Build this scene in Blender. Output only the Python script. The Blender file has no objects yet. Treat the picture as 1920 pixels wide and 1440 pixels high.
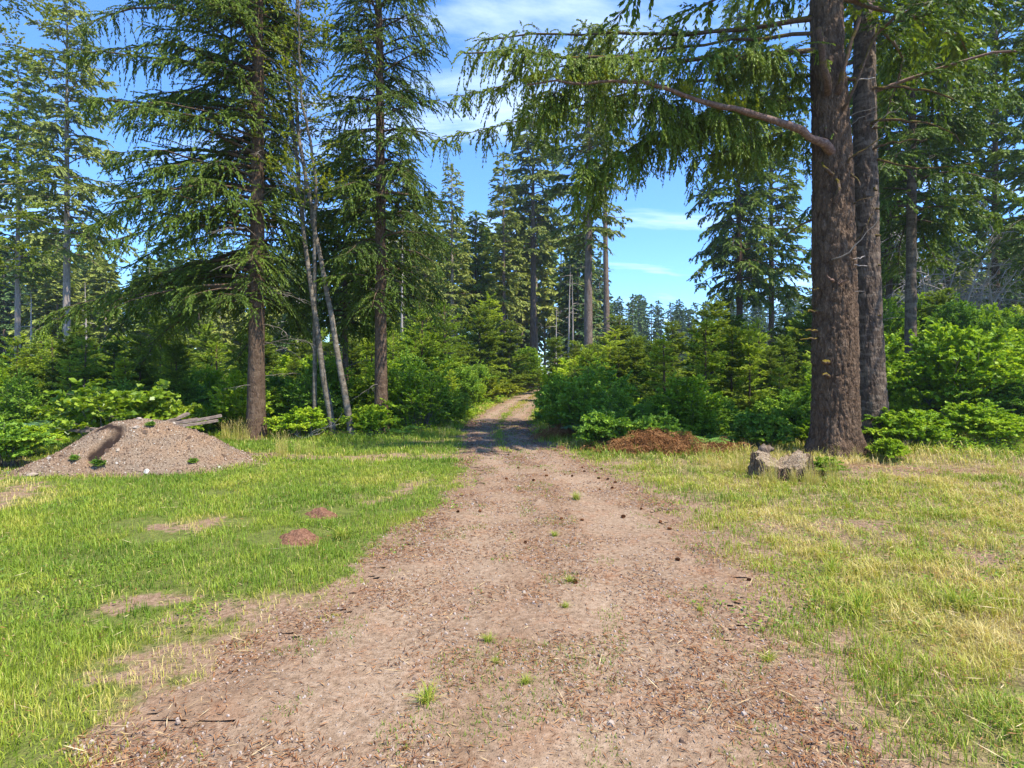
import bpy, math, random
import numpy as np
C = bpy.context.scene.collection
SC = bpy.context.scene
R = math.radians
F = 1067.0            # focal length in pixels of the 1920 px wide photograph
EYE = 1.6
HOR = 700.0
# ---------------------------------------------------------------- camera
cam = bpy.data.cameras.new('camera'); co = bpy.data.objects.new('camera', cam); C.objects.link(co)
co.location = (0, 0, EYE); co.rotation_euler = (R(90), 0, 0)
cam.sensor_width = 36.0; cam.lens = 36.0*F/1920.0
cam.shift_y = (HOR-720.0)/1920.0
cam.clip_start = 0.05; cam.clip_end = 5000
SC.camera = co
# ---------------------------------------------------------------- light
SUN_AZ = R(124)       # compass-like: from +Y clockwise
SUN_EL = R(61)
sd = bpy.data.lights.new('sun', 'SUN'); so = bpy.data.objects.new('sun', sd); C.objects.link(so)
sd.energy = 5.0; sd.angle = R(0.55); sd.color = (1.0, 0.94, 0.81)
so.rotation_euler = (R(90)-SUN_EL, 0, math.pi-SUN_AZ)
so.location = (20, -20, 40)
w = bpy.data.worlds.new('World'); SC.world = w; w.use_nodes = True
nt = w.node_tree; nt.nodes.clear()
def N(tree, typ, **kw):
    n = tree.nodes.new(typ)
    for k, v in kw.items():
        if k.startswith('i_'):
            key = k[2:]; key = int(key) if key.isdigit() else key
            n.inputs[key].default_value = v
        else: setattr(n, k, v)
    return n
sky = N(nt, 'ShaderNodeTexSky', sky_type='NISHITA', sun_disc=False, sun_elevation=SUN_EL, sun_rotation=SUN_AZ,
        altitude=900, air_density=1.15, dust_density=0.0, ozone_density=3.5)
L = nt.links
hs = N(nt, 'ShaderNodeHueSaturation'); hs.inputs['Saturation'].default_value = 1.2; hs.inputs['Value'].default_value = 1.25
L.new(sky.outputs[0], hs.inputs['Color'])
tc = N(nt, 'ShaderNodeTexCoord')
sx = N(nt, 'ShaderNodeSeparateXYZ'); L.new(tc.outputs['Generated'], sx.inputs[0])
za = N(nt, 'ShaderNodeMath', operation='ADD'); za.inputs[1].default_value = 0.18; L.new(sx.outputs['Z'], za.inputs[0])
dx = N(nt, 'ShaderNodeMath', operation='DIVIDE'); L.new(sx.outputs['X'], dx.inputs[0]); L.new(za.outputs[0], dx.inputs[1])
dy = N(nt, 'ShaderNodeMath', operation='DIVIDE'); L.new(sx.outputs['Y'], dy.inputs[0]); L.new(za.outputs[0], dy.inputs[1])
cx = N(nt, 'ShaderNodeCombineXYZ'); L.new(dx.outputs[0], cx.inputs[0]); L.new(dy.outputs[0], cx.inputs[1])
mp = N(nt, 'ShaderNodeMapping'); mp.inputs['Rotation'].default_value = (0, 0, R(25)); mp.inputs['Scale'].default_value = (0.45, 1.3, 1); mp.inputs['Location'].default_value = (2.9, 1.1, 0)
L.new(cx.outputs[0], mp.inputs[0])
nz = N(nt, 'ShaderNodeTexNoise'); nz.inputs['Scale'].default_value = 1.6; nz.inputs['Detail'].default_value = 9; nz.inputs['Roughness'].default_value = .58; nz.inputs['Distortion'].default_value = .5
L.new(mp.outputs[0], nz.inputs['Vector'])
cr = N(nt, 'ShaderNodeValToRGB'); cr.color_ramp.elements[0].position = .545; cr.color_ramp.elements[1].position = .82
cr.color_ramp.elements[1].color = (.85, .85, .85, 1)
L.new(nz.outputs['Fac'], cr.inputs[0])
hz = N(nt, 'ShaderNodeValToRGB'); hz.color_ramp.elements[0].color = (.50, .70, 1, 1); hz.color_ramp.elements[1].color = (.9, .87, 1.0, 1); hz.color_ramp.elements[0].position = .0; hz.color_ramp.elements[1].position = .45
L.new(sx.outputs['Z'], hz.inputs[0]); hm = N(nt, 'ShaderNodeMix', data_type='RGBA', blend_type='MULTIPLY'); hm.inputs['Factor'].default_value = 1; L.new(hs.outputs[0], hm.inputs['A']); L.new(hz.outputs[0], hm.inputs['B'])
mx = N(nt, 'ShaderNodeMix', data_type='RGBA'); L.new(cr.outputs[0], mx.inputs['Factor']); L.new(hm.outputs['Result'], mx.inputs['A'])
mx.inputs['B'].default_value = (6.4, 7.2, 8.4, 1)
bg = N(nt, 'ShaderNodeBackground'); bg.inputs['Strength'].default_value = 0.145
L.new(mx.outputs['Result'], bg.inputs['Color'])
wo = N(nt, 'ShaderNodeOutputWorld'); L.new(bg.outputs[0], wo.inputs[0])
SC.view_settings.view_transform = 'Standard'; SC.view_settings.look = 'None'; SC.view_settings.gamma = 1
SC.view_settings.exposure = 1.0
SC.cycles.max_bounces = 7; SC.cycles.diffuse_bounces = 4; SC.cycles.glossy_bounces = 2; SC.cycles.transmission_bounces = 4
SC.cycles.caustics_reflective = False; SC.cycles.caustics_refractive = False

# ---------------------------------------------------------------- small maths
def px(x, y, Y):
    """world point that a pixel of the photograph shows at distance Y"""
    return np.array([(x-960.0)/F*Y, Y, EYE-(y-HOR)/F*Y])
def gp(x, y):
    Y = EYE*F/(y-HOR); return ((x-960.0)/F*Y, Y)
def hsh(*a):
    v = np.zeros_like(a[0], dtype=np.int64)
    for k, q in zip((374761393, 668265263, 2147483647, 1274126177), a): v = v + q.astype(np.int64)*k
    v = (v ^ (v >> 13))*1274126177 & 0x7fffffff
    v = (v ^ (v >> 16))*668265263 & 0x7fffffff
    return ((v ^ (v >> 15)) & 0xffffff)/float(0xffffff)
def vn(P, seed=0):
    P = np.asarray(P, float); i = np.floor(P).astype(np.int64); f = P-i; u = f*f*(3-2*f); D = P.shape[1]; s = np.full(len(P), seed*7919, np.int64)
    out = np.zeros(len(P))
    for c in range(2**D):
        wgt = np.ones(len(P)); ii = []
        for d in range(D):
            b = (c >> d) & 1; ii.append(i[:, d]+b); wgt = wgt*(u[:, d] if b else 1-u[:, d])
        out += wgt*hsh(*ii, s)
    return out
def fbm(P, seed=0, o=4, g=.5):
    P = np.asarray(P, float); a = 1; t = 0; r = 0
    for k in range(o): r = r+a*vn(P*(2**k)+k*17.3, seed+k); t += a; a *= g
    return r/t
def nrm(v): return v/np.maximum(np.linalg.norm(v, axis=-1, keepdims=True), 1e-9)
def ground(x, y):
    x = np.atleast_1d(np.asarray(x, float)); y = np.atleast_1d(np.asarray(y, float))
    P = np.stack([x, y], -1)
    h = (fbm(P*.35, 5, 2)-.5)*.10+(fbm(P*1.3, 9, 2)-.5)*.05
    far = np.clip((np.abs(x-1)-1.0)/3.0, .25, 1)
    return h*far-.01
def gz(x, y): return float(ground(x, y)[0])
def interp(v, xs, ys): return np.interp(v, xs, ys)
def inside(px_, py_, poly):
    r = np.zeros(len(px_), bool); n = len(poly)
    for i in range(n):
        x1, y1 = poly[i]; x2, y2 = poly[(i+1) % n]
        if y1 == y2: continue
        c = ((y1 > py_) != (y2 > py_)) & (px_ < (x2-x1)*(py_-y1)/(y2-y1)+x1); r ^= c
    return r
def dist_poly(x, y, poly):
    d = np.full(len(x), 1e9)
    for i in range(len(poly)):
        x1, y1 = poly[i]; x2, y2 = poly[(i+1) % len(poly)]
        vx, vy = x2-x1, y2-y1; l = vx*vx+vy*vy+1e-12
        t = np.clip(((x-x1)*vx+(y-y1)*vy)/l, 0, 1); d = np.minimum(d, np.hypot(x-x1-t*vx, y-y1-t*vy))
    return d

# ---------------------------------------------------------------- mesh collecting
class Geo:
    def __init__(s): s.v = []; s.q = []; s.m = []; s.t = []; s.s = []; s.n = 0
    def add(s, V, Q, tint, mat=0, smooth=False):
        V = np.asarray(V, float).reshape(-1, 3); Q = np.asarray(Q, np.int64).reshape(-1, 4)
        s.v.append(V); s.q.append(Q+s.n); s.n += len(V)
        t = np.broadcast_to(np.asarray(tint, float).reshape(-1), (len(V),)) if np.size(tint) in (1, len(V)) else np.repeat(tint, len(V)//len(tint))
        s.t.append(t); s.m.append(np.full(len(Q), mat)); s.s.append(np.full(len(Q), smooth))
    def quads(s, V4, tint, mat=0):
        n = len(V4); s.add(V4.reshape(-1, 3), np.arange(n*4).reshape(n, 4), np.repeat(np.broadcast_to(tint, (n,)), 4), mat)
    def mesh(s, name, mats):
        me = bpy.data.meshes.new(name)
        if not s.v: return me
        V = np.concatenate(s.v); Q = np.concatenate(s.q)
        me.vertices.add(len(V)); me.vertices.foreach_set('co', V.astype(np.float32).ravel())
        me.loops.add(Q.size); me.loops.foreach_set('vertex_index', Q.astype(np.int32).ravel())
        me.polygons.add(len(Q)); me.polygons.foreach_set('loop_start', np.arange(0, Q.size, 4, dtype=np.int32))
        me.polygons.foreach_set('material_index', np.concatenate(s.m).astype(np.int32))
        me.polygons.foreach_set('use_smooth', np.concatenate(s.s))
        a = me.attributes.new('tint', 'FLOAT', 'POINT'); a.data.foreach_set('value', np.concatenate(s.t).astype(np.float32))
        for m in mats: me.materials.append(m)
        me.update(calc_edges=True); return me
def link(name, me, parent=None, loc=None, rz=0):
    o = bpy.data.objects.new(name, me); C.objects.link(o)
    if parent: o.parent = parent
    if loc is not None: o.location = loc
    o.rotation_euler.z = rz; return o
def tag(o, label, cat, group=None, kind=None):
    if label: o['label'] = label
    if cat: o['category'] = cat
    if group: o['group'] = group
    if kind: o['kind'] = kind
    return o
def thing(name, loc, label, cat, parts, group=None, rz=0, sc=1.0):
    """parts: list of (name, mesh)"""
    e = bpy.data.objects.new(name, None); C.objects.link(e); e.location = loc; e.rotation_euler.z = rz
    e.scale = (sc, sc, sc) if np.isscalar(sc) else sc; e.empty_display_size = .2
    for n, me in parts: link(n, me, e)
    return tag(e, label, cat, group)

def ipoly(P, idx, t):
    K = P.shape[1]; x = np.clip(t, 0, .9999)*(K-1); i = x.astype(int); f = (x-i)[:, None]
    a = P[idx, i]; b = P[idx, i+1]; return a+(b-a)*f, nrm(b-a)
def plen(P): return np.linalg.norm(np.diff(P, axis=1), axis=2).sum(1)
UP = np.array([0, 0, 1.0])
DB, DFp, DW = 1.9, 2.6, 1.55   # foliage density: branchlets, sprays, spray width
def rnd3(g, n, s=1.0): return g.normal(0, s, (n, 3))
def tubes(G, P, Rr, S=5, mat=0, tint=.5, smooth=True):
    """P (B,K,3), Rr (B,K)"""
    P = np.asarray(P, float); B, K = P.shape[:2]
    T = np.empty_like(P); T[:, 1:-1] = P[:, 2:]-P[:, :-2]; T[:, 0] = P[:, 1]-P[:, 0]; T[:, -1] = P[:, -1]-P[:, -2]; T = nrm(T)
    ref = np.broadcast_to(UP, T.shape).copy(); mean = nrm(P[:, -1]-P[:, 0]); vert = np.abs(mean[:, 2]) > .8; ref[vert] = (1, 0, 0)
    A = nrm(np.cross(T, ref)); Bn = np.cross(T, A)
    th = np.arange(S)*2*math.pi/S
    V = P[:, :, None]+Rr[:, :, None, None]*(np.cos(th)[None, None, :, None]*A[:, :, None]+np.sin(th)[None, None, :, None]*Bn[:, :, None])
    idx = np.arange(B*K*S).reshape(B, K, S); a = idx[:, :-1]; b = idx[:, 1:]
    Q = np.stack([a, np.roll(a, -1, 2), np.roll(b, -1, 2), b], -1)
    tt = np.repeat(np.broadcast_to(tint, (B,)), K*S); G.add(V, Q.reshape(-1, 4), tt, mat, smooth)
def blades(G, base, d, ln, wd, g, tint, mat=0, flat=.5, nrm_up=True):
    """rhombic leaf / needle-cluster faces"""
    n = len(base); sd_ = nrm(np.cross(d, UP+rnd3(g, n, flat))); ln = np.broadcast_to(ln, (n,))[:, None]; wd = np.broadcast_to(wd, (n,))[:, None]
    mid = base+d*ln*.5; tip = base+d*ln
    V = np.stack([base, mid+sd_*wd*.5, tip, mid-sd_*wd*.5], 1); G.quads(V, tint, mat)
def foliate(G, P, g, per_m=8, t0=.1, bl=(.5, .2), ang=(35, 75), hang=.3, fpm=18, fl=.09, fw=.02, fh=.25, tint=.5, tj=.35, sticks=None, mat=0, flat=.6, up=0.0, fang=(25, 60), taper=.75):
    """branchlets along limbs P and finger-like sprays along the branchlets"""
    B = len(P); Ls = plen(P); fw = fw*DW; cnt = np.maximum(3, (Ls*per_m*DB*1.25*(1-t0)).astype(int)); idx = np.repeat(np.arange(B), cnt); n = len(idx)
    t = t0+(1-t0)*g.random(n)**.85; kp = vn(np.stack([idx*3.7, t*Ls[idx]*1.6], -1), 77) > .24; kp |= t > .82; idx, t = idx[kp], t[kp]; n = len(idx); pos, tan = ipoly(P, idx, t)
    side = np.where(g.random(n) < .5, -1.0, 1.0)[:, None]; s = nrm(np.cross(tan, UP))*side
    a = np.radians(g.uniform(ang[0], ang[1], n))[:, None]
    d = nrm(tan*np.cos(a)+s*np.sin(a)+UP*up+rnd3(g, n, .13))
    bmax = np.broadcast_to(bl[0], (B,))[idx]
    ln = bmax*(1-taper*t)*(.35+.9*g.random(n)**1.4+.25*g.random(n))+bl[1]*g.uniform(.3, 1, n)
    hg = hang*g.uniform(.2, 1.7, n)*(.6+.8*vn(np.stack([idx*1.3, idx*0.], -1), 5))
    tb = np.broadcast_to(tint, (B,))[idx]
    if sticks is not None:
        m = pos+d*ln[:, None]*.5-UP*(hg*ln*.25)[:, None]; e = pos+d*ln[:, None]-UP*(hg*ln)[:, None]
        wv = UP*sticks[0]*.5
        sticks[1].quads(np.stack([pos-wv, pos+wv, m+wv*.7, m-wv*.7], 1), .35, sticks[2]); sticks[1].quads(np.stack([m-wv*.7, m+wv*.7, e+wv*.2, e-wv*.2], 1), .35, sticks[2])
    # branch tip itself
    cnt2 = np.maximum(2, (ln*fpm*DFp).astype(int)); j = np.repeat(np.arange(n), cnt2); k = len(j)
    u = g.random(k)**.8
    p2 = pos[j]+d[j]*(ln[j]*u)[:, None]-UP*(hg[j]*ln[j]*u*u)[:, None]
    d2 = nrm(d[j]-UP*(2*hg[j]*u)[:, None]); s2 = nrm(np.cross(d2, UP))*np.where(g.random(k) < .5, -1.0, 1.0)[:, None]
    fa = np.radians(g.uniform(fang[0], fang[1], k))[:, None]*(1-.6*u[:, None])
    fd = nrm(d2*np.cos(fa)+s2*np.sin(fa)-UP*(fh*g.uniform(.2, 1.6, k))[:, None]+rnd3(g, k, .16))
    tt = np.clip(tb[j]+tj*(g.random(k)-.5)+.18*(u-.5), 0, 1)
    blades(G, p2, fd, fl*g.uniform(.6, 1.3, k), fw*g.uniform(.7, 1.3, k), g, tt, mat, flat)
def limb_curves(g, zs, az, Ln, upa, droop, K=6, base_r=0.0, wob=.06, x0=None):
    """limbs leaving a vertical trunk; x0 (n,2) trunk centre at each height"""
    n = len(zs); t = np.linspace(0, 1, K)[None, :]; r = base_r+Ln[:, None]*t
    az2 = az[:, None]+np.cumsum(g.normal(0, wob, (n, K)), 1)
    P = np.zeros((n, K, 3)); P[:, :, 0] = r*np.cos(az2); P[:, :, 1] = r*np.sin(az2)
    P[:, :, 2] = zs[:, None]+Ln[:, None]*(upa[:, None]*t-droop[:, None]*t*t)+np.cumsum(g.normal(0, wob*.35, (n, K)), 1)*Ln[:, None]*t
    if x0 is not None: P[:, :, :2] += x0[:, None]
    return P

# ---------------------------------------------------------------- materials
def mat(name):
    m = bpy.data.materials.new(name); m.use_nodes = True; t = m.node_tree; t.nodes.clear()
    o = N(t, 'ShaderNodeOutputMaterial'); return m, t, o
def ramp(t, fac, stops, interp_='LINEAR'):
    r = N(t, 'ShaderNodeValToRGB'); e = r.color_ramp.elements; r.color_ramp.interpolation = interp_
    while len(e) < len(stops): e.new(.5)
    for i, (p, c) in enumerate(stops): e[i].position = p; e[i].color = (*c, 1)
    if fac is not None: t.links.new(fac, r.inputs[0])
    return r.outputs[0]
def noise(t, vec, sc, det=5, ro=.55, dist=0):
    n = N(t, 'ShaderNodeTexNoise'); n.inputs['Scale'].default_value = sc; n.inputs['Detail'].default_value = det; n.inputs['Roughness'].default_value = ro; n.inputs['Distortion'].default_value = dist
    if vec is not None: t.links.new(vec, n.inputs['Vector'])
    return n.outputs['Fac']
def mapping(t, vec, scale):
    m = N(t, 'ShaderNodeMapping'); m.inputs['Scale'].default_value = scale; t.links.new(vec, m.inputs[0]); return m.outputs[0]
def mixc(t, fac, a, b, mode='MIX'):
    m = N(t, 'ShaderNodeMix', data_type='RGBA', blend_type=mode)
    for key, v in (('Factor', fac), ('A', a), ('B', b)):
        s = m.inputs[key]
        if isinstance(v, (int, float)): s.default_value = v
        elif isinstance(v, tuple): s.default_value = (*v, 1)
        else: t.links.new(v, s)
    return m.outputs['Result']
def mth(t, op, a, b=None, clamp=False):
    m = N(t, 'ShaderNodeMath', operation=op); m.use_clamp = clamp
    for i, v in enumerate((a, b)):
        if v is None: continue
        if isinstance(v, (int, float)): m.inputs[i].default_value = v
        else: t.links.new(v, m.inputs[i])
    return m.outputs[0]
def bsdf(t, o, col, rough=.8, spec=.3, bump=None, bs=.3, bd=.02):
    b = N(t, 'ShaderNodeBsdfPrincipled'); b.inputs['Roughness'].default_value = rough; b.inputs['Specular IOR Level'].default_value = spec
    if isinstance(col, tuple): b.inputs['Base Color'].default_value = (*col, 1)
    else: t.links.new(col, b.inputs['Base Color'])
    if bump is not None:
        n = N(t, 'ShaderNodeBump'); n.inputs['Strength'].default_value = bs; n.inputs['Distance'].default_value = bd
        t.links.new(bump, n.inputs['Height']); t.links.new(n.outputs[0], b.inputs['Normal'])
    t.links.new(b.outputs[0], o.inputs[0]); return b
def leaf_mat(name, stops, trans=.35, rough=.55, spec=.25, ov=.25, warm=(1.1, 1.05, .5)):
    m, t, o = mat(name)
    a = N(t, 'ShaderNodeAttribute'); a.attribute_name = 'tint'
    oi = N(t, 'ShaderNodeObjectInfo')
    f = mth(t, 'ADD', a.outputs['Fac'], mth(t, 'MULTIPLY', mth(t, 'SUBTRACT', oi.outputs['Random'], .5), ov), True)
    col = ramp(t, f, stops)
    b = bsdf(t, o, col, rough, spec)
    tr = N(t, 'ShaderNodeBsdfTranslucent'); t.links.new(mixc(t, 1.0, col, warm, 'MULTIPLY'), tr.inputs[0])
    ms = N(t, 'ShaderNodeMixShader'); ms.inputs[0].default_value = trans
    t.links.new(b.outputs[0], ms.inputs[1]); t.links.new(tr.outputs[0], ms.inputs[2]); t.links.new(ms.outputs[0], o.inputs[0])
    return m
def bark_mat(name, dark, mid, light, sc=1.0, moss=0.0, mosscol=(.16, .13, .01), stretch=.3, bd=.03, bands=0.0):
    m, t, o = mat(name); tcn = N(t, 'ShaderNodeTexCoord'); v = tcn.outputs['Object']
    vs = mapping(t, v, (1, 1, stretch)); n1 = noise(t, vs, 9*sc, 6, .62, .6); n2 = noise(t, vs, 38*sc, 4, .6); n3 = noise(t, v, 1.7, 3)
    vo = N(t, 'ShaderNodeTexVoronoi', feature='DISTANCE_TO_EDGE'); vo.inputs['Scale'].default_value = 14*sc; t.links.new(mapping(t, v, (1, 1, stretch*1.3)), vo.inputs['Vector'])
    cre = mth(t, 'MULTIPLY', vo.outputs['Distance'], 4.0, True)
    h = mth(t, 'ADD', mth(t, 'MULTIPLY', n1, .6), mth(t, 'MULTIPLY', n2, .4))
    col = ramp(t, h, [(.33, dark), (.5, mid), (.68, light)])
    col = mixc(t, mth(t, 'MULTIPLY', n3, .6), col, tuple(q*.6 for q in mid))
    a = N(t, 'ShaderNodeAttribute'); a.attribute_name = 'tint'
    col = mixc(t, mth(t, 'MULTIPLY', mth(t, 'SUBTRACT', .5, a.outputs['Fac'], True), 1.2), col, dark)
    if bands:
        n4 = noise(t, mapping(t, v, (1, 1, 3)), 3.2, 3); col = mixc(t, ramp(t, n4, [(.5, (0, 0, 0)), (.6, (bands,)*3)]), col, light)
    if moss:
        ge = N(t, 'ShaderNodeNewGeometry'); sp = N(t, 'ShaderNodeSeparateXYZ'); t.links.new(ge.outputs['Normal'], sp.inputs[0])
        n5 = noise(t, v, 5, 5, .65)
        f = mth(t, 'ADD', mth(t, 'MULTIPLY', sp.outputs['Z'], .25), mth(t, 'ADD', n5, moss-.75))
        f = ramp(t, f, [(.25, (0, 0, 0)), (.42, (1, 1, 1))]); col = mixc(t, f, col, ramp(t, n2, [(.3, tuple(q*.5 for q in mosscol)), (.7, mosscol)]))
    bsdf(t, o, col, .92, .12, mth(t, 'ADD', h, mth(t, 'MULTIPLY', cre, .35)), .9, bd); return m

M = {}
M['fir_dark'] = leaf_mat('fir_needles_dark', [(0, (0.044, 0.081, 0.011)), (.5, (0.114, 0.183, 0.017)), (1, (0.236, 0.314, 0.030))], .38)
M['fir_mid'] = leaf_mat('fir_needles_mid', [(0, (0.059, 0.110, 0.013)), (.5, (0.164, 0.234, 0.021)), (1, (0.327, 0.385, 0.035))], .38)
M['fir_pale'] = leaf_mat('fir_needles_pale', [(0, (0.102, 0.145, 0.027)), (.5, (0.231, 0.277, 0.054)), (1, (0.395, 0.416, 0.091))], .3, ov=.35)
M['fir_far'] = leaf_mat('fir_needles_far', [(0, (0.039, 0.078, 0.029)), (.5, (0.078, 0.143, 0.042)), (1, (0.143, 0.221, 0.058))], .2, ov=.6)
M['fir_young'] = leaf_mat('young_fir_needles', [(0, (0.089, 0.165, 0.014)), (.5, (0.253, 0.364, 0.025)), (1, (0.491, 0.563, 0.047))], .36, ov=.45)
M['alder'] = leaf_mat('alder_leaves', [(0, (0.116, 0.169, 0.014)), (.5, (0.232, 0.287, 0.021)), (1, (0.466, 0.437, 0.030))], .4)
M['bush'] = leaf_mat('shrub_leaves', [(0, (0.091, 0.183, 0.012)), (.5, (0.258, 0.407, 0.021)), (1, (0.500, 0.600, 0.036))], .4, ov=.5)
M['bush_dark'] = leaf_mat('bramble_leaves', [(0, (0.071, 0.161, 0.020)), (.5, (0.194, 0.340, 0.032)), (1, (0.408, 0.548, 0.048))], .35, ov=.4)
M['bush_yel'] = leaf_mat('yellow_green_leaves', [(0, (.13, .18, .012)), (.5, (.26, .31, .02)), (1, (.42, .42, .03))], .4, ov=.2)
M['bigleaf'] = leaf_mat('broad_leaves', [(0, (0.119, 0.205, 0.014)), (.5, (0.239, 0.341, 0.021)), (1, (0.398, 0.464, 0.037))], .42, .4, .4)
M['fern'] = leaf_mat('fern_fronds', [(0, (0.057, 0.141, 0.022)), (.5, (0.124, 0.264, 0.037)), (1, (0.228, 0.387, 0.075))], .35, ov=.4)
M['fern_blue'] = leaf_mat('bluish_fern_fronds', [(0, (0.060, 0.150, 0.060)), (.5, (0.135, 0.270, 0.120)), (1, (0.240, 0.390, 0.195))], .3, ov=.2)
M['dead_fern'] = leaf_mat('dead_brown_fronds', [(0, (.07, .028, .012)), (.5, (.2, .085, .03)), (1, (.36, .19, .08))], .2, .8, .1, ov=.2)
M['grass'] = leaf_mat('grass_blades', [(0, (.055, .12, .01)), (.3, (.15, .245, .024)), (.52, (.275, .355, .036)), (.64, (.38, .4, .05)), (.76, (.52, .44, .12)), (1, (.7, .56, .26))], .35, .5, .25, ov=0)
M['bark_hero'] = bark_mat('thick_fir_bark', (.026, .015, .009), (.125, .078, .048), (.285, .195, .128), 1.6, moss=.04, mosscol=(.11, .09, .03), bd=.035)
M['bark_grey'] = bark_mat('grey_fir_bark', (.034, .022, .016), (.115, .08, .057), (.23, .175, .13), 1.6, bd=.02, bands=.5)
M['bark_dark'] = bark_mat('dark_fir_bark', (.035, .022, .014), (.115, .072, .046), (.22, .155, .105), 1.5, bd=.02, bands=.25)
M['bark_mid'] = bark_mat('distant_fir_bark', (.09, .062, .045), (.2, .145, .115), (.34, .275, .23), .8, bd=.03)
M['bark_pale'] = bark_mat('pale_fir_bark', (.17, .125, .095), (.33, .265, .22), (.48, .41, .35), .8, bd=.02)
M['bark_alder'] = bark_mat('mottled_alder_bark', (.045, .034, .024), (.15, .12, .085), (.3, .255, .2), 1.2, stretch=1.2, bd=.008, moss=.12, mosscol=(.1, .1, .03), bands=.45)
M['limb_moss'] = bark_mat('mossy_limb_bark', (.04, .028, .02), (.13, .08, .055), (.24, .17, .12), 2.0, moss=.55, mosscol=(.17, .125, .014), stretch=1, bd=.02)
M['limb_brown'] = bark_mat('brown_limb_bark', (.06, .035, .025), (.2, .12, .09), (.38, .28, .23), 2.2, moss=.1, stretch=1, bd=.01)
M['twig'] = bark_mat('dead_twig_wood', (.09, .075, .06), (.2, .17, .14), (.34, .3, .26), 3, stretch=1, bd=.003)
M['twig_pale'] = bark_mat('bleached_dead_wood', (.22, .18, .15), (.4, .34, .3), (.58, .52, .47), 3, stretch=1, bd=.003)
# ---------------------------------------------------------------- clearing, road and ground
CLEAR = [(-60, 14.8), (-14.7, 14.8), (-6.5, 14.3), (-3, 13.4), (-1.75, 15.2), (-1.5, 20.8), (-.75, 33), (2.0, 57), (4.9, 61), (2.5, 40.6), (1.15, 26.3),
         (.75, 19), (1.25, 13.3), (2.1, 11.9), (3.9, 11.6), (6.2, 12.4), (7.4, 11.3), (8.8, 10.9), (11.8, 11.4), (60, 11.8), (60, -12), (-60, -12)]
LE = [(-40, 1500), (160, 1358), (350, 1232), (480, 1150), (600, 1080), (700, 1030), (780, 990), (845, 948), (882, 905), (884, 870), (884, 840), (883, 815), (889, 796), (905, 780), (935, 762), (965, 747), (1000, 733), (1030, 723)]
RE = [(1570, 1500), (1480, 1358), (1448, 1250), (1400, 1150), (1345, 1060), (1290, 1000), (1235, 950), (1165, 905), (1110, 878), (1060, 858), (1012, 838), (986, 818), (974, 800), (976, 785), (990, 768), (1012, 752), (1035, 736), (1058, 725)]
le = np.array([gp(*p) for p in LE]); re_ = np.array([gp(*p) for p in RE]); le[:, 0] -= .10*np.clip((le[:, 1]-12)/6, 0, 1); re_[:, 0] += .16*np.clip((re_[:, 1]-12)/6, 0, 1)
le[:, 0] += .42*np.clip((6.5-le[:, 1])/3.2, 0, 1); le = np.vstack([[-3.0, -6], [-1.5, 0], le]); re_ = np.vstack([[2.2, -6], [1.5, 0], re_])
def road_x(Y):
    return np.interp(Y, le[:, 1], le[:, 0]), np.interp(Y, re_[:, 1], re_[:, 0])
MID = [(960, 862, .1), (944, 840, 22), (935, 822, 21), (935, 800, 16), (945, 782, 15), (962, 768, 15), (985, 752, 13), (1008, 740, 9), (1035, 728, 5)]
midc = np.array([(*gp(a, b), c/F*gp(a, b)[1]) for a, b, c in MID])
def edge_noise(x, y): 
    P = np.stack([x, y], -1); return (fbm(P*1.6, 21, 4, .6)-.5)*1.1+(fbm(P*6.0, 22, 2)-.5)*.35
def road_sd(x, y):
    """signed distance-ish: positive inside the bare track"""
    a, b = road_x(y); return np.minimum(x-a, b-x)
def bare(x, y):
    d = road_sd(x, y)+edge_noise(x, y)*np.clip(1.1-y/20, .25, 1)*.9
    mc = np.interp(y, midc[:, 1], midc[:, 0]); mw = np.interp(y, midc[:, 1], midc[:, 2], left=0)
    dm = np.abs(x-mc)-mw*1.0+edge_noise(x+7, y)*.25; dm = np.where(y < 10.4, 9, dm)
    return np.minimum(d, dm)
def baldness(x, y): P = np.stack([x, y], -1); return np.clip((fbm(P*np.array([.6, 1.0]), 47, 3)+.35*(fbm(P*4, 48, 3)-.5)-.575-.09*(x > 1.5))*9, 0, 1)
MOUND = (-6.45, 10.1)     # centre of the gravel mound
def on_mound(x, y): return ((x-MOUND[0]+.02)/1.72)**2+((y-MOUND[1])/1.02)**2
def road_z(x, y):
    a, b = road_x(y); e = .3*np.clip(1.3-y/25, .3, 1); uq = (x-a+e)/(b-a+2*e); bb = bare(x, y); rut = np.exp(-((uq-.3)/.09)**2)+np.exp(-((uq-.7)/.09)**2)
    return ground(x, y)+.006+np.clip(bb*.03, 0, .004)+.020*np.clip(bb*2, 0, 1)*(1-np.clip(rut, 0, 1))+np.clip(fbm(np.stack([x, y], -1)*3.1, 31, 3)-.45, 0, 1)*.02*np.clip(bb*4, 0, 1)
def surf(x, y):
    x = np.atleast_1d(np.asarray(x, float)); y = np.atleast_1d(np.asarray(y, float)); return np.where(bare(x, y) > -.02, road_z(x, y), ground(x, y))
def nonuni(a, lo, hi, b, fine, n):
    t = np.linspace(0, 1, n)**2.2; return np.concatenate([lo-(lo-a)*t[::-1][:-1], np.arange(lo, hi, fine), hi+(b-hi)*t])
gx = nonuni(-1800, -15, 15, 1800, .13, 26); gy = nonuni(-300, -2, 26, 2600, .13, 30)
X, Y = np.meshgrid(gx, gy); x = X.ravel(); y = Y.ravel(); z = ground(x, y)
z = np.where((np.abs(x) > 40) | (y > 90), z*.3, z)
G = Geo(); ii = np.arange(len(x)).reshape(X.shape)
Q = np.stack([ii[:-1, :-1], ii[:-1, 1:], ii[1:, 1:], ii[1:, :-1]], -1).reshape(-1, 4)
inc = inside(x, y, CLEAR); dcl = dist_poly(x, y, CLEAR)
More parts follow.
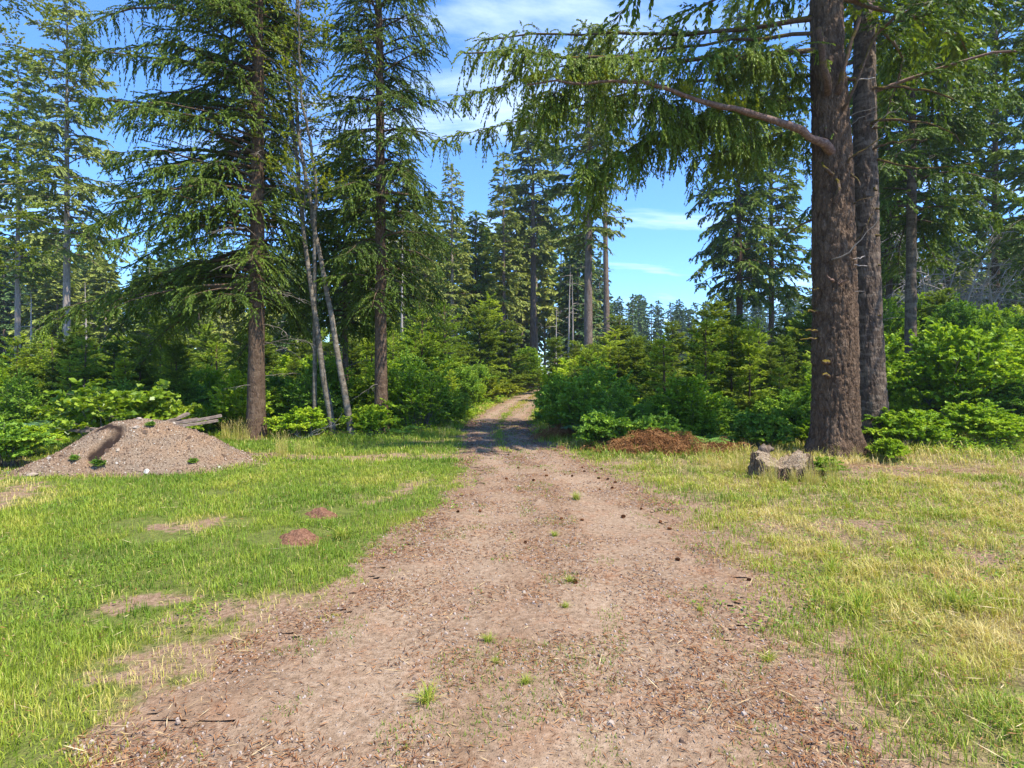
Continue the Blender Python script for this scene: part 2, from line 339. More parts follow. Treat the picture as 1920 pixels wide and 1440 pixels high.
forest = np.clip(.5+np.where(inc, -dcl, dcl)*1.2, 0, 1)
G.add(np.stack([x, y, z], -1), Q, forest, 0, True)
m, t, o = mat('ground_turf'); tcn = N(t, 'ShaderNodeTexCoord'); v = tcn.outputs['Object']
n1 = noise(t, v, .9, 6, .65); n2 = noise(t, v, 9, 5, .65); n3 = noise(t, v, 60, 3, .6)
spx = N(t, 'ShaderNodeSeparateXYZ'); t.links.new(v, spx.inputs[0])
dry = mth(t, 'ADD', mth(t, 'MULTIPLY', n1, 1.1), mth(t, 'MULTIPLY', spx.outputs['X'], .06), True)
g1 = ramp(t, n2, [(.3, (.07, .09, .018)), (.5, (.13, .165, .03)), (.7, (.19, .21, .045))])
g2 = ramp(t, n2, [(.3, (.12, .08, .045)), (.5, (.25, .19, .09)), (.7, (.36, .29, .15))])
turf = mixc(t, ramp(t, dry, [(.45, (0, 0, 0)), (.75, (1, 1, 1))]), g1, g2)
turf = mixc(t, ramp(t, n3, [(.4, (.5, .5, .5)), (.6, (0, 0, 0))]), turf, (.07, .045, .03))
ff = ramp(t, n2, [(.3, (.05, .055, .02)), (.5, (.09, .09, .035)), (.7, (.14, .11, .06))])
at = N(t, 'ShaderNodeAttribute'); at.attribute_name = 'tint'
asl = N(t, 'ShaderNodeAttribute'); asl.attribute_name = 'soil'
sl = ramp(t, noise(t, v, 26, 5, .7), [(.3, (.13, .078, .048)), (.5, (.24, .155, .1)), (.7, (.34, .24, .165))])
turf = mixc(t, ramp(t, mth(t, 'ADD', asl.outputs['Fac'], mth(t, 'MULTIPLY', mth(t, 'SUBTRACT', n2, .5), 1.2)), [(.35, (0, 0, 0)), (.6, (1, 1, 1))]), turf, sl)
bsdf(t, o, mixc(t, at.outputs['Fac'], turf, ff), .95, .1, mth(t, 'ADD', n2, n3), .8, .03)
gm = G.mesh('ground', [m]); sa = gm.attributes.new('soil', 'FLOAT', 'POINT'); gxx, gyy = X.ravel(), Y.ravel(); bsd = -bare(gxx, gyy)
mo_ = on_mound(gxx, gyy); sa.data.foreach_set('value', np.maximum(np.clip(1.15-bsd/np.where(gxx > 0, 1.0, .32), 0, 1)*(gyy < 60), np.maximum(.62*baldness(gxx, gyy)*(gyy < 16), np.clip(1.9-mo_, 0, .8)*(gyy < 11))).astype(np.float32))
tag(link('ground', gm), None, None, kind='structure')

# dirt road: a sheet 4 mm above the ground, ragged where the turf ends
ys = np.concatenate([np.arange(-6, 14, .05), np.arange(14, 66, .1)]); U = np.linspace(-1, 1, 61)
a, b = road_x(ys); a = a-.3*np.clip(1.3-ys/25, .3, 1); b = b+.3*np.clip(1.3-ys/25, .3, 1)
XX = a[:, None]+(b-a)[:, None]*(U[None, :]+1)/2; YY = np.repeat(ys[:, None], 61, 1)
x = XX.ravel(); y = YY.ravel(); bb = bare(x, y)
keep = bb > -.02
P2 = np.stack([x, y], -1)
z = road_z(x, y)
G = Geo(); ii = np.arange(len(x)).reshape(XX.shape)
Q = np.stack([ii[:-1, :-1], ii[:-1, 1:], ii[1:, 1:], ii[1:, :-1]], -1).reshape(-1, 4); Q = Q[keep[Q].all(1)]
G.add(np.stack([x, y, z], -1), Q, np.tile((U+1)/2, len(ys)), 0, True)
m, t, o = mat('packed_dirt'); tcn = N(t, 'ShaderNodeTexCoord'); v = tcn.outputs['Object']
n0 = noise(t, v, .7, 5, .6, .4); n1 = noise(t, v, 3.2, 6, .65, .3); n2 = noise(t, v, 26, 5, .7); n3 = noise(t, v, 120, 3, .7)
tan_ = ramp(t, n2, [(.3, (.13, .082, .05)), (.5, (.245, .164, .105)), (.7, (.35, .25, .17))])
gry = ramp(t, n2, [(.3, (.13, .084, .052)), (.5, (.255, .172, .112)), (.72, (.365, .27, .195))])
red = ramp(t, n2, [(.3, (.17, .07, .035)), (.6, (.34, .16, .08)), (.75, (.42, .24, .14))])
col = mixc(t, ramp(t, n0, [(.4, (0, 0, 0)), (.62, (1, 1, 1))]), tan_, gry)
col = mixc(t, ramp(t, n1, [(.5, (0, 0, 0)), (.68, (.5, .5, .5))]), col, red)
ac = N(t, 'ShaderNodeAttribute'); ac.attribute_name = 'tint'
ns_ = noise(t, mapping(t, v, (1.6, .35, 1)), 3.0, 5, .65, .4)
uu_ = mth(t, 'ADD', ac.outputs['Fac'], mth(t, 'MULTIPLY', mth(t, 'SUBTRACT', ns_, .5), .16))
wheel = ramp(t, uu_, [(.1, (1, 1, 1)), (.24, (0, 0, 0)), (.36, (0, 0, 0)), (.5, (.9, .9, .9)), (.63, (0, 0, 0)), (.77, (0, 0, 0)), (.92, (1, 1, 1))])
drift = mth(t, 'MULTIPLY', wheel, ramp(t, mth(t, 'ADD', mth(t, 'MULTIPLY', ns_, .6), mth(t, 'MULTIPLY', n2, .4)), [(.42, (0, 0, 0)), (.58, (1, 1, 1))]))
col = mixc(t, mth(t, 'MULTIPLY', drift, .75), col, ramp(t, n2, [(.3, (.11, .06, .032)), (.55, (.21, .125, .07)), (.75, (.32, .21, .13))]))
col = mixc(t, mth(t, 'MULTIPLY', mth(t, 'SUBTRACT', 1.0, wheel, True), ramp(t, n0, [(.4, (.1, .1, .1)), (.6, (.55, .55, .55))])), col, ramp(t, n2, [(.3, (.21, .14, .085)), (.5, (.33, .235, .155)), (.7, (.43, .325, .23))]))
vo = N(t, 'ShaderNodeTexVoronoi'); vo.inputs['Scale'].default_value = 75; t.links.new(v, vo.inputs['Vector'])
spk = ramp(t, vo.outputs['Distance'], [(.16, (1, 1, 1)), (.26, (0, 0, 0))])
vc = N(t, 'ShaderNodeSeparateColor'); t.links.new(vo.outputs['Color'], vc.inputs[0])
col = mixc(t, mth(t, 'MULTIPLY', spk, ramp(t, vc.outputs[0], [(.55, (0, 0, 0)), (.6, (.9, .9, .9))])), col, ramp(t, vc.outputs[1], [(.2, (.07, .05, .04)), (.5, (.32, .28, .25)), (.95, (.62, .58, .52))]))
col = mixc(t, ramp(t, n3, [(.3, (.6, .6, .6)), (.45, (0, 0, 0))]), col, (.09, .05, .032))
bsdf(t, o, col, .95, .12, mth(t, 'ADD', mth(t, 'ADD', n1, mth(t, 'MULTIPLY', n2, .8)), mth(t, 'ADD', mth(t, 'MULTIPLY', n3, .5), mth(t, 'MULTIPLY', spk, .4))), .9, .018)
M['dirt'] = m
tag(link('dirt_road', G.mesh('dirt_road', [m])), None, None, kind='structure')

# ---------------------------------------------------------------- grass
STUMP = (4.17, 8.8)
def grass_field(name, tiers, seed):
    g = np.random.default_rng(seed); G = Geo()
    for (y0, y1, xw, dens, wid, hgt) in tiers:
        n = int((y1-y0)*2*xw*dens); x = g.uniform(-xw, xw, n); y = g.uniform(y0, y1, n)
        k = np.abs(x) < .95*y+2.2; x = x[k]; y = y[k]
        P = np.stack([x, y], -1)
        bb = bare(x, y); cl = inside(x, y, CLEAR); dd = np.where(cl, 1, -1)*dist_poly(x, y, CLEAR)
        patch = fbm(P*.8, 41, 4, .55); fine = fbm(P*3.5, 43, 3)
        right = np.clip((x-road_x(y)[1])/1.0, 0, 1)*(x > 0)
        dens_p = np.clip((-bb)*np.where(x > 0, 1.6, 3.6)+.04+(fine-.5)*1.3, 0, 1)
        dens_p *= np.where(right > .3, np.clip(.35+(fine-.35)*2.6, .15, 1), np.clip(.6+(fine-.3)*2, .35, 1))
        bald = baldness(x, y); dens_p *= 1-.85*bald
        # sparse tufts inside the track, on the crown of the road
        cen = (road_x(y)[0]+road_x(y)[1])/2+.1
        tuft = ((fbm(P*2.3, 51, 3) > .57) & (np.abs(x-cen) < .42+.2*fine) | (fbm(P*3.1, 53, 3) > .64) & (bb < .45)) & (bb > 0)
        dens_p = np.where(bb > 0, np.where(tuft, .42, 0), dens_p)
        dens_p = np.where((dd < 0), np.clip(1+dd*.8, 0, 1)*.8, dens_p)
        mo = on_mound(x, y); dens_p = np.where(mo < 1.05, 0.0, dens_p*np.clip(.3+(mo-1.05)*1.1+(fine-.5)*1.6, 0, 1))
        dm = [((-3.75+.12), 6.2), (-2.2, 5.4)]
        for (qx, qy, qr) in ((-2.16, 5.53, .34), (-2.1, 6.45, .28), (-3.4, 5.5, .25), (-3.95, 6.0, .22), (-3.9, 7.6, .2), (-2.9, 6.1, .15)):
            dens_p = np.where(((x-qx)/1.25)**2+(y-qy)**2 < qr*qr*(.7+.6*fine), dens_p*.06, dens_p)
        k = g.random(len(x)) < dens_p
        x, y, patch, fine, right, bb, dd, bald = (q[k] for q in (x, y, patch, fine, right, bb, dd, bald)); n = len(x)
        clump = fbm(np.stack([x, y], -1)*6, 61, 2)
        tint = .45+(patch-.5)*.62+(fine-.5)*.30+g.normal(0, .07, n)+right*(.05+.28*np.clip((fbm(np.stack([x, y], -1)*1.1, 63, 4)-.42)*3.2, -.5, 1))+.3*bald+np.clip((bb+.25)*.35, 0, .08)
        straw = g.random(n) < (.035+.20*right+.2*bald)
        tint = np.where(straw, g.uniform(.68, .95, n), tint)
        warmband = np.clip(1-np.abs(y-10)/2.2, 0, 1)*right; tint = tint+.10*warmband+.14*np.clip((y-22)/6, 0, 1)
        tint = np.where(bb > 0, g.uniform(.15, .5, n), tint)
        h = hgt*(.55+.8*clump)*g.uniform(.55, 1.25, n)*(1+.5*right*(clump > .55))*np.clip(.35+(-bb)*1.3, .35, 1)
        h = np.where(dd < .6, h*1.5, h)
        az = g.uniform(0, 2*math.pi, n)+0; lean = g.uniform(.1, .75, n)+right*.35*g.random(n)+.5*straw*g.random(n)
        bx = np.stack([np.cos(az), np.sin(az)], -1); sx_ = np.stack([-np.sin(az), np.cos(az)], -1)
        # clump blades pull together
        z = surf(x, y)-.005; w_ = wid*g.uniform(.6, 1.35, n)
        b0 = np.stack([x, y, z], -1); s3 = np.c_[sx_, np.zeros(n)]*w_[:, None]*.5
        d1 = np.c_[bx*(lean*.35)[:, None], np.ones(n)]; d2 = np.c_[bx*(lean*1.25)[:, None], np.clip(1.0-lean*.75, .1, 1)]
        m1 = b0+nrm(d1)*(h*.5)[:, None]; tp = m1+nrm(d2)*(h*.55)[:, None]
        V = np.stack([b0-s3, b0+s3, m1+s3*.85, m1-s3*.85, tp+s3*.12, tp-s3*.12], 1)
        base = np.arange(n)[:, None]*6
        Q = np.concatenate([base+np.array([[0, 1, 2, 3]]), base+np.array([[3, 2, 4, 5]])])
        G.add(V, Q, np.repeat(np.clip(tint, 0, 1), 6), 0)
    # clover and plantain rosettes between the blades
    n = 52000; y = 1.6+10.4*g.random(n)**1.5; x = g.uniform(-1, 1, n)*(.95*y+1.5); P = np.stack([x, y], -1); k = inside(x, y, CLEAR) & (bare(x, y) < .12) & (on_mound(x, y) > 1.1) & (fbm(P*1.3, 91, 3)+.12*fbm(P*7, 92, 2) > .57); x, y, P = x[k], y[k], P[k]; n = len(x)
    az = g.uniform(0, 6.283, n); d = nrm(np.stack([np.cos(az), np.sin(az), g.uniform(-.1, .7, n)], -1)); blades(G, np.stack([x, y, ground(x, y)+g.uniform(.01, .05, n)], -1), d, g.uniform(.012, .03, n)*(1+y*.06), g.uniform(.009, .016, n)*(1+y*.06), g, g.uniform(.12, .5, n), 0, .5)
    o = link(name, G.mesh(name, [M['grass']])); return o
LOD = 1.6
o = grass_field('grass', [(1.5, 3.6, 5.2, 3600*LOD, .004, .07), (3.6, 6.5, 8, 1900*LOD, .0055, .075), (6.5, 10, 12, 950*LOD, .008, .08),
                          (10, 15.5, 18, 460*LOD, .013, .10), (15.5, 36, 6, 200*LOD, .022, .10), (36, 60, 7, 50, .05, .2)], 3)
tag(o, 'bright green and straw coloured grass growing in the clearing', 'grass', kind='stuff')

# ---------------------------------------------------------------- litter, pebbles on the road
def litter(name, mats, n, seed, region, zf=surf):
    g = np.random.default_rng(seed); G = Geo()
    x, y, kk = region(g, n); n = len(x); z = zf(x, y)+.009
    az = g.uniform(0, 2*math.pi, n); d = np.stack([np.cos(az), np.sin(az), g.normal(0, .12, n)], -1)
    k = kk == 0; blades(G, np.stack([x, y, z], -1)[k], nrm(d[k]), g.uniform(.012, .05, k.sum())*(1+y[k]*.05), g.uniform(.002, .005, k.sum())*(1+y[k]*.15), g, g.random(k.sum())*.75, 0, .15)
    k = kk == 1; blades(G, np.stack([x, y, z+.004], -1)[k], nrm(d[k]), g.uniform(.04, .17, k.sum()), g.uniform(.002, .0045, k.sum())*(1+y[k]*.1), g, g.uniform(.7, 1, k.sum()), 0, .15)
    k = np.where(kk == 2)[0]
    if len(k):   # pebbles: squashed octahedral chips
        r = g.uniform(.003, .009, len(k))*(1+(g.random(len(k)) > .96)*g.uniform(.3, 1.3, len(k)))*(1+y[k]*.05); a = g.uniform(0, 6.28, len(k)); c = np.stack([x[k], y[k], z[k]-.008], -1)
        ring = [c+np.stack([r*q1*np.cos(a+i*1.5708+.3*i), r*q1*np.sin(a+i*1.5708), -.1*r+r*0], -1) for i, q1 in enumerate((1.1, .8, 1.2, .9))]
        top = [c+np.stack([.55*r*np.cos(a+i*1.5708), .55*r*np.sin(a+i*1.5708), r*g.uniform(.5, .8, len(k))], -1) for i in range(4)]
        V = np.stack(ring+top, 1); b = np.arange(len(k))[:, None]*8
        Q = np.concatenate([b+np.array([[i, (i+1) % 4, 4+(i+1) % 4, 4+i]]) for i in range(4)]+[b+np.array([[4, 5, 6, 7]])])
        G.add(V, Q, np.repeat(g.random(len(k)), 8), 1)
    return link(name, G.mesh(name, mats))
m, t, o = mat('road_pebbles'); a = N(t, 'ShaderNodeAttribute'); a.attribute_name = 'tint'
bsdf(t, o, ramp(t, a.outputs['Fac'], [(0, (.12, .075, .05)), (.45, (.25, .175, .125)), (.75, (.36, .3, .26)), (.94, (.29, .225, .175)), (1, (.38, .32, .26))]), .8, .25); M['pebble'] = m
M['litter'] = leaf_mat('dry_litter', [(0, (.05, .022, .012)), (.35, (.19, .075, .03)), (.65, (.32, .16, .07)), (.75, (.45, .33, .17)), (1, (.6, .48, .28))], .1, .9, .1, ov=0)
def road_region(g, n):
    y = 1.6+18*g.random(n)**2.0; a, b = road_x(y); x = a-.5+(b-a+1)*g.random(n)
    k = bare(x, y) > -.25; x = x[k]; y = y[k]; P = np.stack([x, y], -1)
    d = fbm(P*2.2, 71, 3); a2, b2 = road_x(y); uq = (x-a2)/(b2-a2); rt = np.exp(-((uq-.3)/.1)**2)+np.exp(-((uq-.7)/.1)**2); k = g.random(len(x)) < np.clip((d-.35)*4, .12, 1)*(1-.45*rt); x = x[k]; y = y[k]
    return x, y, g.choice([0, 1, 2], len(x), p=[.755, .005, .24])
tag(litter('gravel', [M['litter'], M['pebble']], 150000, 5, road_region), 'small pebbles, dry needles and straw strewn over the dirt road', 'gravel', kind='stuff')
def turf_region(g, n):
    y = 2+11*g.random(n)**1.4; x = g.uniform(-1, 1, n)*(y+2.5); cl = inside(x, y, CLEAR); b = bare(x, y); k = cl & (b < .1) & (on_mound(x, y) > 1); x = x[k]; y = y[k]
    k = (x > 0) | (g.random(len(x)) < .3); x = x[k]; y = y[k]
    # red-brown bark debris streak on the right
    xb = g.uniform(5.4, 9.2, 2600); yb = 9.9-(xb-5.4)*.36+g.normal(0, .16, 2600)
    return np.r_[x, xb], np.r_[y, yb], np.r_[g.choice([0, 1], len(x), p=[.86, .14]), np.zeros(2600, int)]
def zt(x, y): return ground(x, y)+.02+.05*hsh((x*991).astype(int), (y*877).astype(int))
tag(litter('debris', [M['litter'], M['pebble']], 26000, 6, turf_region, zt), 'dry straw and red brown bark debris lying in the grass', 'debris', kind='stuff')
# ---------------------------------------------------------------- builders of trees and plants
def hero_trunk(zs, cx, cy, rad, top_z, seed, sides=150, step=.035, fine_to=9.6, depth=.03):
    """bark relief is real geometry; cx, cy, rad are given at heights zs (relative to the base)"""
    zz = np.concatenate([np.arange(-.15, fine_to, step), np.linspace(fine_to, top_z, 40)[1:]])
    th = np.arange(sides)*2*math.pi/sides; c = np.interp(zz, zs, cx); d = np.interp(zz, zs, cy); r = np.interp(zz, zs, rad)
    Z, T = np.meshgrid(zz, th, indexing='ij'); Rr = np.repeat(r[:, None], sides, 1)
    x = np.cos(T)*Rr; y = np.sin(T)*Rr
    P = np.stack([x.ravel()*10, y.ravel()*10, Z.ravel()*4.2], -1)
    wv = (fbm(P*.7, seed+3, 3)-.5)*2.2
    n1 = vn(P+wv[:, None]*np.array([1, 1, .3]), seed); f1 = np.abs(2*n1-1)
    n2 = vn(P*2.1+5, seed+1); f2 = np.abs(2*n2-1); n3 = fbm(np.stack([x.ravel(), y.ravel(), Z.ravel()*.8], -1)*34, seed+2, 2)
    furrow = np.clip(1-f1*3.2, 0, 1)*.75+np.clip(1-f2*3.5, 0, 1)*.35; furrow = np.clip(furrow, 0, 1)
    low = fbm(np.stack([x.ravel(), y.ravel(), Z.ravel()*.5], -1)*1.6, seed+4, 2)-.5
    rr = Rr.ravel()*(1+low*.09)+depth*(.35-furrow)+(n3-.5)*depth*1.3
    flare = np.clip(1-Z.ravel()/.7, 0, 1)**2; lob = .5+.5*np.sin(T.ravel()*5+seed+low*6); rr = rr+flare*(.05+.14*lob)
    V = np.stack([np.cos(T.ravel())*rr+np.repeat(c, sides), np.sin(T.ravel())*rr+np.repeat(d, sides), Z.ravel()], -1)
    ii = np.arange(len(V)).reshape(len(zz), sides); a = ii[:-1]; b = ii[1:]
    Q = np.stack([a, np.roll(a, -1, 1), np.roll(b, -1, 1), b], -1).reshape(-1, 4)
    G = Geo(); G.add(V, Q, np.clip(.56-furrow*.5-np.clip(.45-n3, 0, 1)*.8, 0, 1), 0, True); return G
def curve3(pts, n):
    pts = np.asarray(pts, float); d = np.r_[0, np.cumsum(np.linalg.norm(np.diff(pts, axis=0), axis=1))]; u = np.linspace(0, d[-1], n)
    return np.stack([np.interp(u, d, pts[:, k]) for k in range(pts.shape[1])], -1)
def trunk_line(G, H, r0, lean=(0, 0), sides=12, mat=0, pts=None, seed=0, n=26):
    g = np.random.default_rng(seed+99)
    if pts is None:
        z = np.linspace(-.1, H, n); u = np.clip(z/H, 0, 1); P = np.stack([lean[0]*u+np.cumsum(g.normal(0, .012, n))*u, lean[1]*u, z], -1)
    else: P = curve3(pts, n); z = P[:, 2]; u = np.clip(z/H, 0, 1)
    rr = r0*(1-u)**.8+.012+r0*.35*np.exp(-np.clip(z, 0, None)/.35)
    tubes(G, P[None], rr[None]*(1+g.normal(0, .03, n))[None], sides, mat, .5); return P
def conifer(seed, H, zb, Rm, n, lm, bm, r0, per_m=6, fpm=14, fl=.2, fw=.05, hang=.35, fh=.3, up=(.0, .35), droop=(.2, .6), prof=.8, bl=(.9, .25), asym=None,
            dead=10, lean=(0, 0), stick=.012, wood='twig', sides=12, zmax=None, gap=0.0, tj=.4, mid_bulge=0, pts=None, limb_sides=4, limbr=.02, flat=.6, dlen=.8):
    g = np.random.default_rng(seed); T = Geo(); Cn = Geo(); W = Geo()
    line = trunk_line(T, H, r0, lean, sides, 0, pts, seed)
    top = zmax or H
    u = g.random(n)**1.0; zs = zb+(top-zb)*(np.arange(n)+g.random(n))/n; uu = (zs-zb)/(H-zb)
    if gap: k = vn(np.c_[zs*.9, zs*0], seed) > gap*.6; zs = zs[k]; uu = uu[k]; n = len(zs)
    az = np.arange(n)*2.39996+g.normal(0, .5, n)
    base = (1-uu)**prof*np.clip((.45 if prof > .4 else .85)+uu*6, 0, 1) if not mid_bulge else (np.sin(math.pi*np.clip(uu*.93+.07, 0, 1))**.6*(1-.35*uu))
    Ln = Rm*base*g.uniform(.6, 1.12, n)+.15
    if asym is not None: Ln = Ln*(1+asym[1]*np.cos(az-asym[0]))*(1-(asym[2] if len(asym) > 2 else 0)*np.clip(np.cos(az)*1.6, 0, 1))
    x0 = np.stack([np.interp(zs, line[:, 2], line[:, 0]), np.interp(zs, line[:, 2], line[:, 1])], -1)
    upa = g.uniform(up[0], up[1], n)+.5*uu; dr = g.uniform(droop[0], droop[1], n)*(1-.6*uu)
    P = limb_curves(g, zs, az, Ln, upa, dr, 7, r0*.4, .05, x0)
    r = (limbr+.010*Ln)[:, None]*np.linspace(1, .12, 7)[None]*(.6+.4*r0/.3)
    tubes(W, P, r, limb_sides, 0, .5)
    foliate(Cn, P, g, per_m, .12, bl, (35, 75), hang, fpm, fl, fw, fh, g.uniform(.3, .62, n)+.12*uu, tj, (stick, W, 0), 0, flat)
    # leader
    if zmax is None:
        lp = np.stack([[line[-1, 0], line[-1, 1], H-.9+q*.3] for q in range(4)])[None]; foliate(Cn, lp, g, 8, 0, (.35, .1), (30, 60), 0, fpm, fl, fw, 0, .6, tj, None, 0, flat, .6)
    if dead:
        zd = g.uniform(max(.6, zb*.35), zb+(top-zb)*.35, dead); ld = Rm*g.uniform(.25, dlen, dead); ad = g.uniform(0, 6.28, dead)
        xd = np.stack([np.interp(zd, line[:, 2], line[:, 0]), np.interp(zd, line[:, 2], line[:, 1])], -1)
        D = limb_curves(g, zd, ad, ld, g.uniform(-.1, .35, dead), g.uniform(.1, .5, dead), 6, r0*.5, .12, xd)
        tubes(W, D, (.008+.004*ld)[:, None]*np.linspace(1, .25, 6)[None], 3, 1, .5)
        idx = np.repeat(np.arange(dead), 5); tt = g.uniform(.3, .95, len(idx)); p, tn = ipoly(D, idx, tt); s = nrm(np.cross(tn, UP))*np.where(g.random(len(idx)) < .5, -1, 1)[:, None]
        e = p+(nrm(tn+s*.9-UP*.3))*(ld[idx]*g.uniform(.12, .4, len(idx)))[:, None]
        tubes(W, np.stack([p, (p+e)/2+rnd3(g, len(idx), .03), e], 1), np.repeat([[.006, .005, .002]], len(idx), 0), 3, 1, .5)
    return [('trunk', T.mesh('trunk', [M[bm]])), ('limbs', W.mesh('limbs', [M['bark_dark' if lm == 'fir_dark' else 'limb_brown'], M[wood]])), ('crown', Cn.mesh('crown', [M[lm]]))]
def young_fir(seed, H, Rm, lm='fir_young', dens=1.0):
    g = np.random.default_rng(seed); W = Geo(); Cn = Geo()
    n = int(H*17*dens)+10; zs = H*(.06+.92*np.sort(g.random(n))); uu = zs/H; whorl = np.round(zs/.27)*.27; zs = np.clip(.65*whorl+.35*zs, .08, H*.985)
    az = g.uniform(0, 6.283, n); Ln = Rm*((1-uu)**.85+.10)*np.clip(.6+uu*2.5, 0, 1)*g.uniform(.65, 1.15, n)
    P = limb_curves(g, zs, az, Ln, g.uniform(.15, .45, n)+.75*uu**2, g.uniform(.05, .4, n)*(1-uu), 6, .01, .05)
    line = trunk_line(W, H, .012+H*.011, (0, 0), 6, 0, None, seed, 10)
    tubes(W, P, (.004+.004*Ln)[:, None]*np.linspace(1, .3, 6)[None], 3, 0)
    foliate(Cn, P, g, 15*dens, .05, (.34, .09), (35, 65), .12, 34*dens, .066, .0165, .05, g.uniform(.3, .6, n)+.15*uu, .35, (.005, W, 0), 0, .9, .1, (35, 75))
    # candles at the limb ends
    e = P[:, -1]; d = nrm(P[:, -1]-P[:, -2]); k = np.repeat(np.arange(n), 6); blades(Cn, e[k]-d[k]*.06, nrm(d[k]+rnd3(g, len(k), .25)), g.uniform(.05, .1, len(k)), .014, g, np.clip(.75+g.normal(0, .12, len(k)), 0, 1))
    lp = np.array([[0, 0, H*.9+q*H*.035] for q in range(4)])[None]; foliate(Cn, lp, g, 60, 0, (.10, .05), (20, 60), 0, 60, .05, .013, -.2, .75, .3, None, 0, .9, .7)
    return [('stem', W.mesh('stem', [M['bark_dark']])), ('crown', Cn.mesh('crown', [M[lm]]))]
def shrub(seed, H, Rm, lm='bush', shoots=60, leaf=(.06, .036), dens=1.0, arch=.5):
    g = np.random.default_rng(seed); W = Geo(); Cn = Geo(); n = shoots
    az = g.uniform(0, 6.283, n); rb = Rm*.35*np.sqrt(g.random(n)); b = np.stack([rb*np.cos(az), rb*np.sin(az), np.zeros(n)], -1)
    out = Rm*g.uniform(.15, 1.0, n); hh = H*np.sqrt(np.clip(1-(out/Rm)**2*.75, .05, 1))*g.uniform(.55, 1.08, n); K = 7; t = np.linspace(0, 1, K)[None]
    az2 = az+g.normal(0, .35, n)
    P = np.zeros((n, K, 3)); P[:, :, 0] = b[:, :1]+(out-rb).clip(0)[:, None]*np.cos(az2)[:, None]*t**1.5; P[:, :, 1] = b[:, 1:2]+(out-rb).clip(0)[:, None]*np.sin(az2)[:, None]*t**1.5
    P[:, :, 2] = hh[:, None]*(t*(1+arch)-arch*t*t); P[:, 1:, :] += g.normal(0, .035*H/2, (n, K-1, 3))
    tubes(W, P, np.linspace(.012, .003, K)[None]*np.ones((n, 1))*(H/2)**.5, 3, 0)
    foliate(Cn, P, g, 9*dens, .22, (.3*H/2+.1, .12), (25, 80), .25, 22*dens, leaf[0], leaf[1], .1, g.uniform(.2, .65, n), .45, (.004, W, 0), 0, 1.1, .25, (30, 80), .5)
    return [('stems', W.mesh('stems', [M['twig']])), ('foliage', Cn.mesh('foliage', [M[lm]]))]
def fern(seed, n, Lf, lm='fern', rise=.75, pinna=.17):
    g = np.random.default_rng(seed); Cn = Geo(); W = Geo(); K = 9; t = np.linspace(0, 1, K)[None]
    az = np.arange(n)*2.4+g.normal(0, .3, n); L_ = Lf*g.uniform(.65, 1.1, n); up_ = g.uniform(.5, 1.25, n)*rise; P = np.zeros((n, K, 3))
    P[:, :, 0] = (L_*np.cos(az))[:, None]*t*(.55+.4*t); P[:, :, 1] = (L_*np.sin(az))[:, None]*t*(.55+.4*t); P[:, :, 2] = L_[:, None]*(up_[:, None]*(t*1.5-t*t*1.05))
    tubes(W, P, np.repeat([[.005, .005, .004, .004, .003, .003, .002, .002, .001]], n, 0), 3, 0)
    m_ = 34; idx = np.repeat(np.arange(n), m_*2); tt = np.tile(np.repeat(np.linspace(.12, .99, m_), 2), n); sg = np.tile([-1., 1.], n*m_)
    p, tn = ipoly(P, idx, tt); s = nrm(np.cross(tn, UP))*sg[:, None]; ln = pinna*Lf*np.sin(math.pi*np.clip((tt-.02)**.75, 0, 1))**.7*1.25+.012
    d = nrm(s+tn*.35-UP*.18+rnd3(g, len(idx), .08))
    # each pinna: a row of small leaflets
    for f0, f1 in ((0, .45), (.35, .75), (.65, 1.05)):
        blades(Cn, p+d*(ln*f0)[:, None]-UP*(.15*ln*f0*f0)[:, None], nrm(d+rnd3(g, len(idx), .12)-UP*.25*f1), ln*(f1-f0)*1.2, .022*Lf*(1.15-.5*f1), g, np.clip(.5+g.normal(0, .13, len(idx))+.1*tt, 0, 1), 0, .25)
    return [('stems', W.mesh('stems', [M[lm]])), ('fronds', Cn.mesh('fronds', [M[lm]]))]
def copy_thing(src, loc, rz, sc, label=None, group=None, cat=None, name=None):
    r = src.copy(); C.objects.link(r); r.location = loc; r.rotation_euler.z = rz; r.scale = (sc, sc, sc) if np.isscalar(sc) else sc
    if name: r.name = name
    if label: r['label'] = label
    if group: r['group'] = group
    elif 'group' in r: del r['group']
    for ch in list(KIDS[src.name]):
        c = ch.copy(); C.objects.link(c); c.parent = r
    return r
KIDS = {}
class Kind:
    """first placement builds the thing, later ones copy it"""
    def __init__(s, name, cat, parts): s.name, s.cat, s.parts, s.src = name, cat, parts, None
    def put(s, x, y, rz, sc, label, group=None, dz=0):
        loc = (x, y, gz(x, y)+dz)
        if s.src is None:
            s.src = thing(s.name, loc, label, s.cat, s.parts, group, rz, sc); KIDS[s.src.name] = [c for c in s.src.children]
            return s.src
        return copy_thing(s.src, loc, rz, sc, label, group)
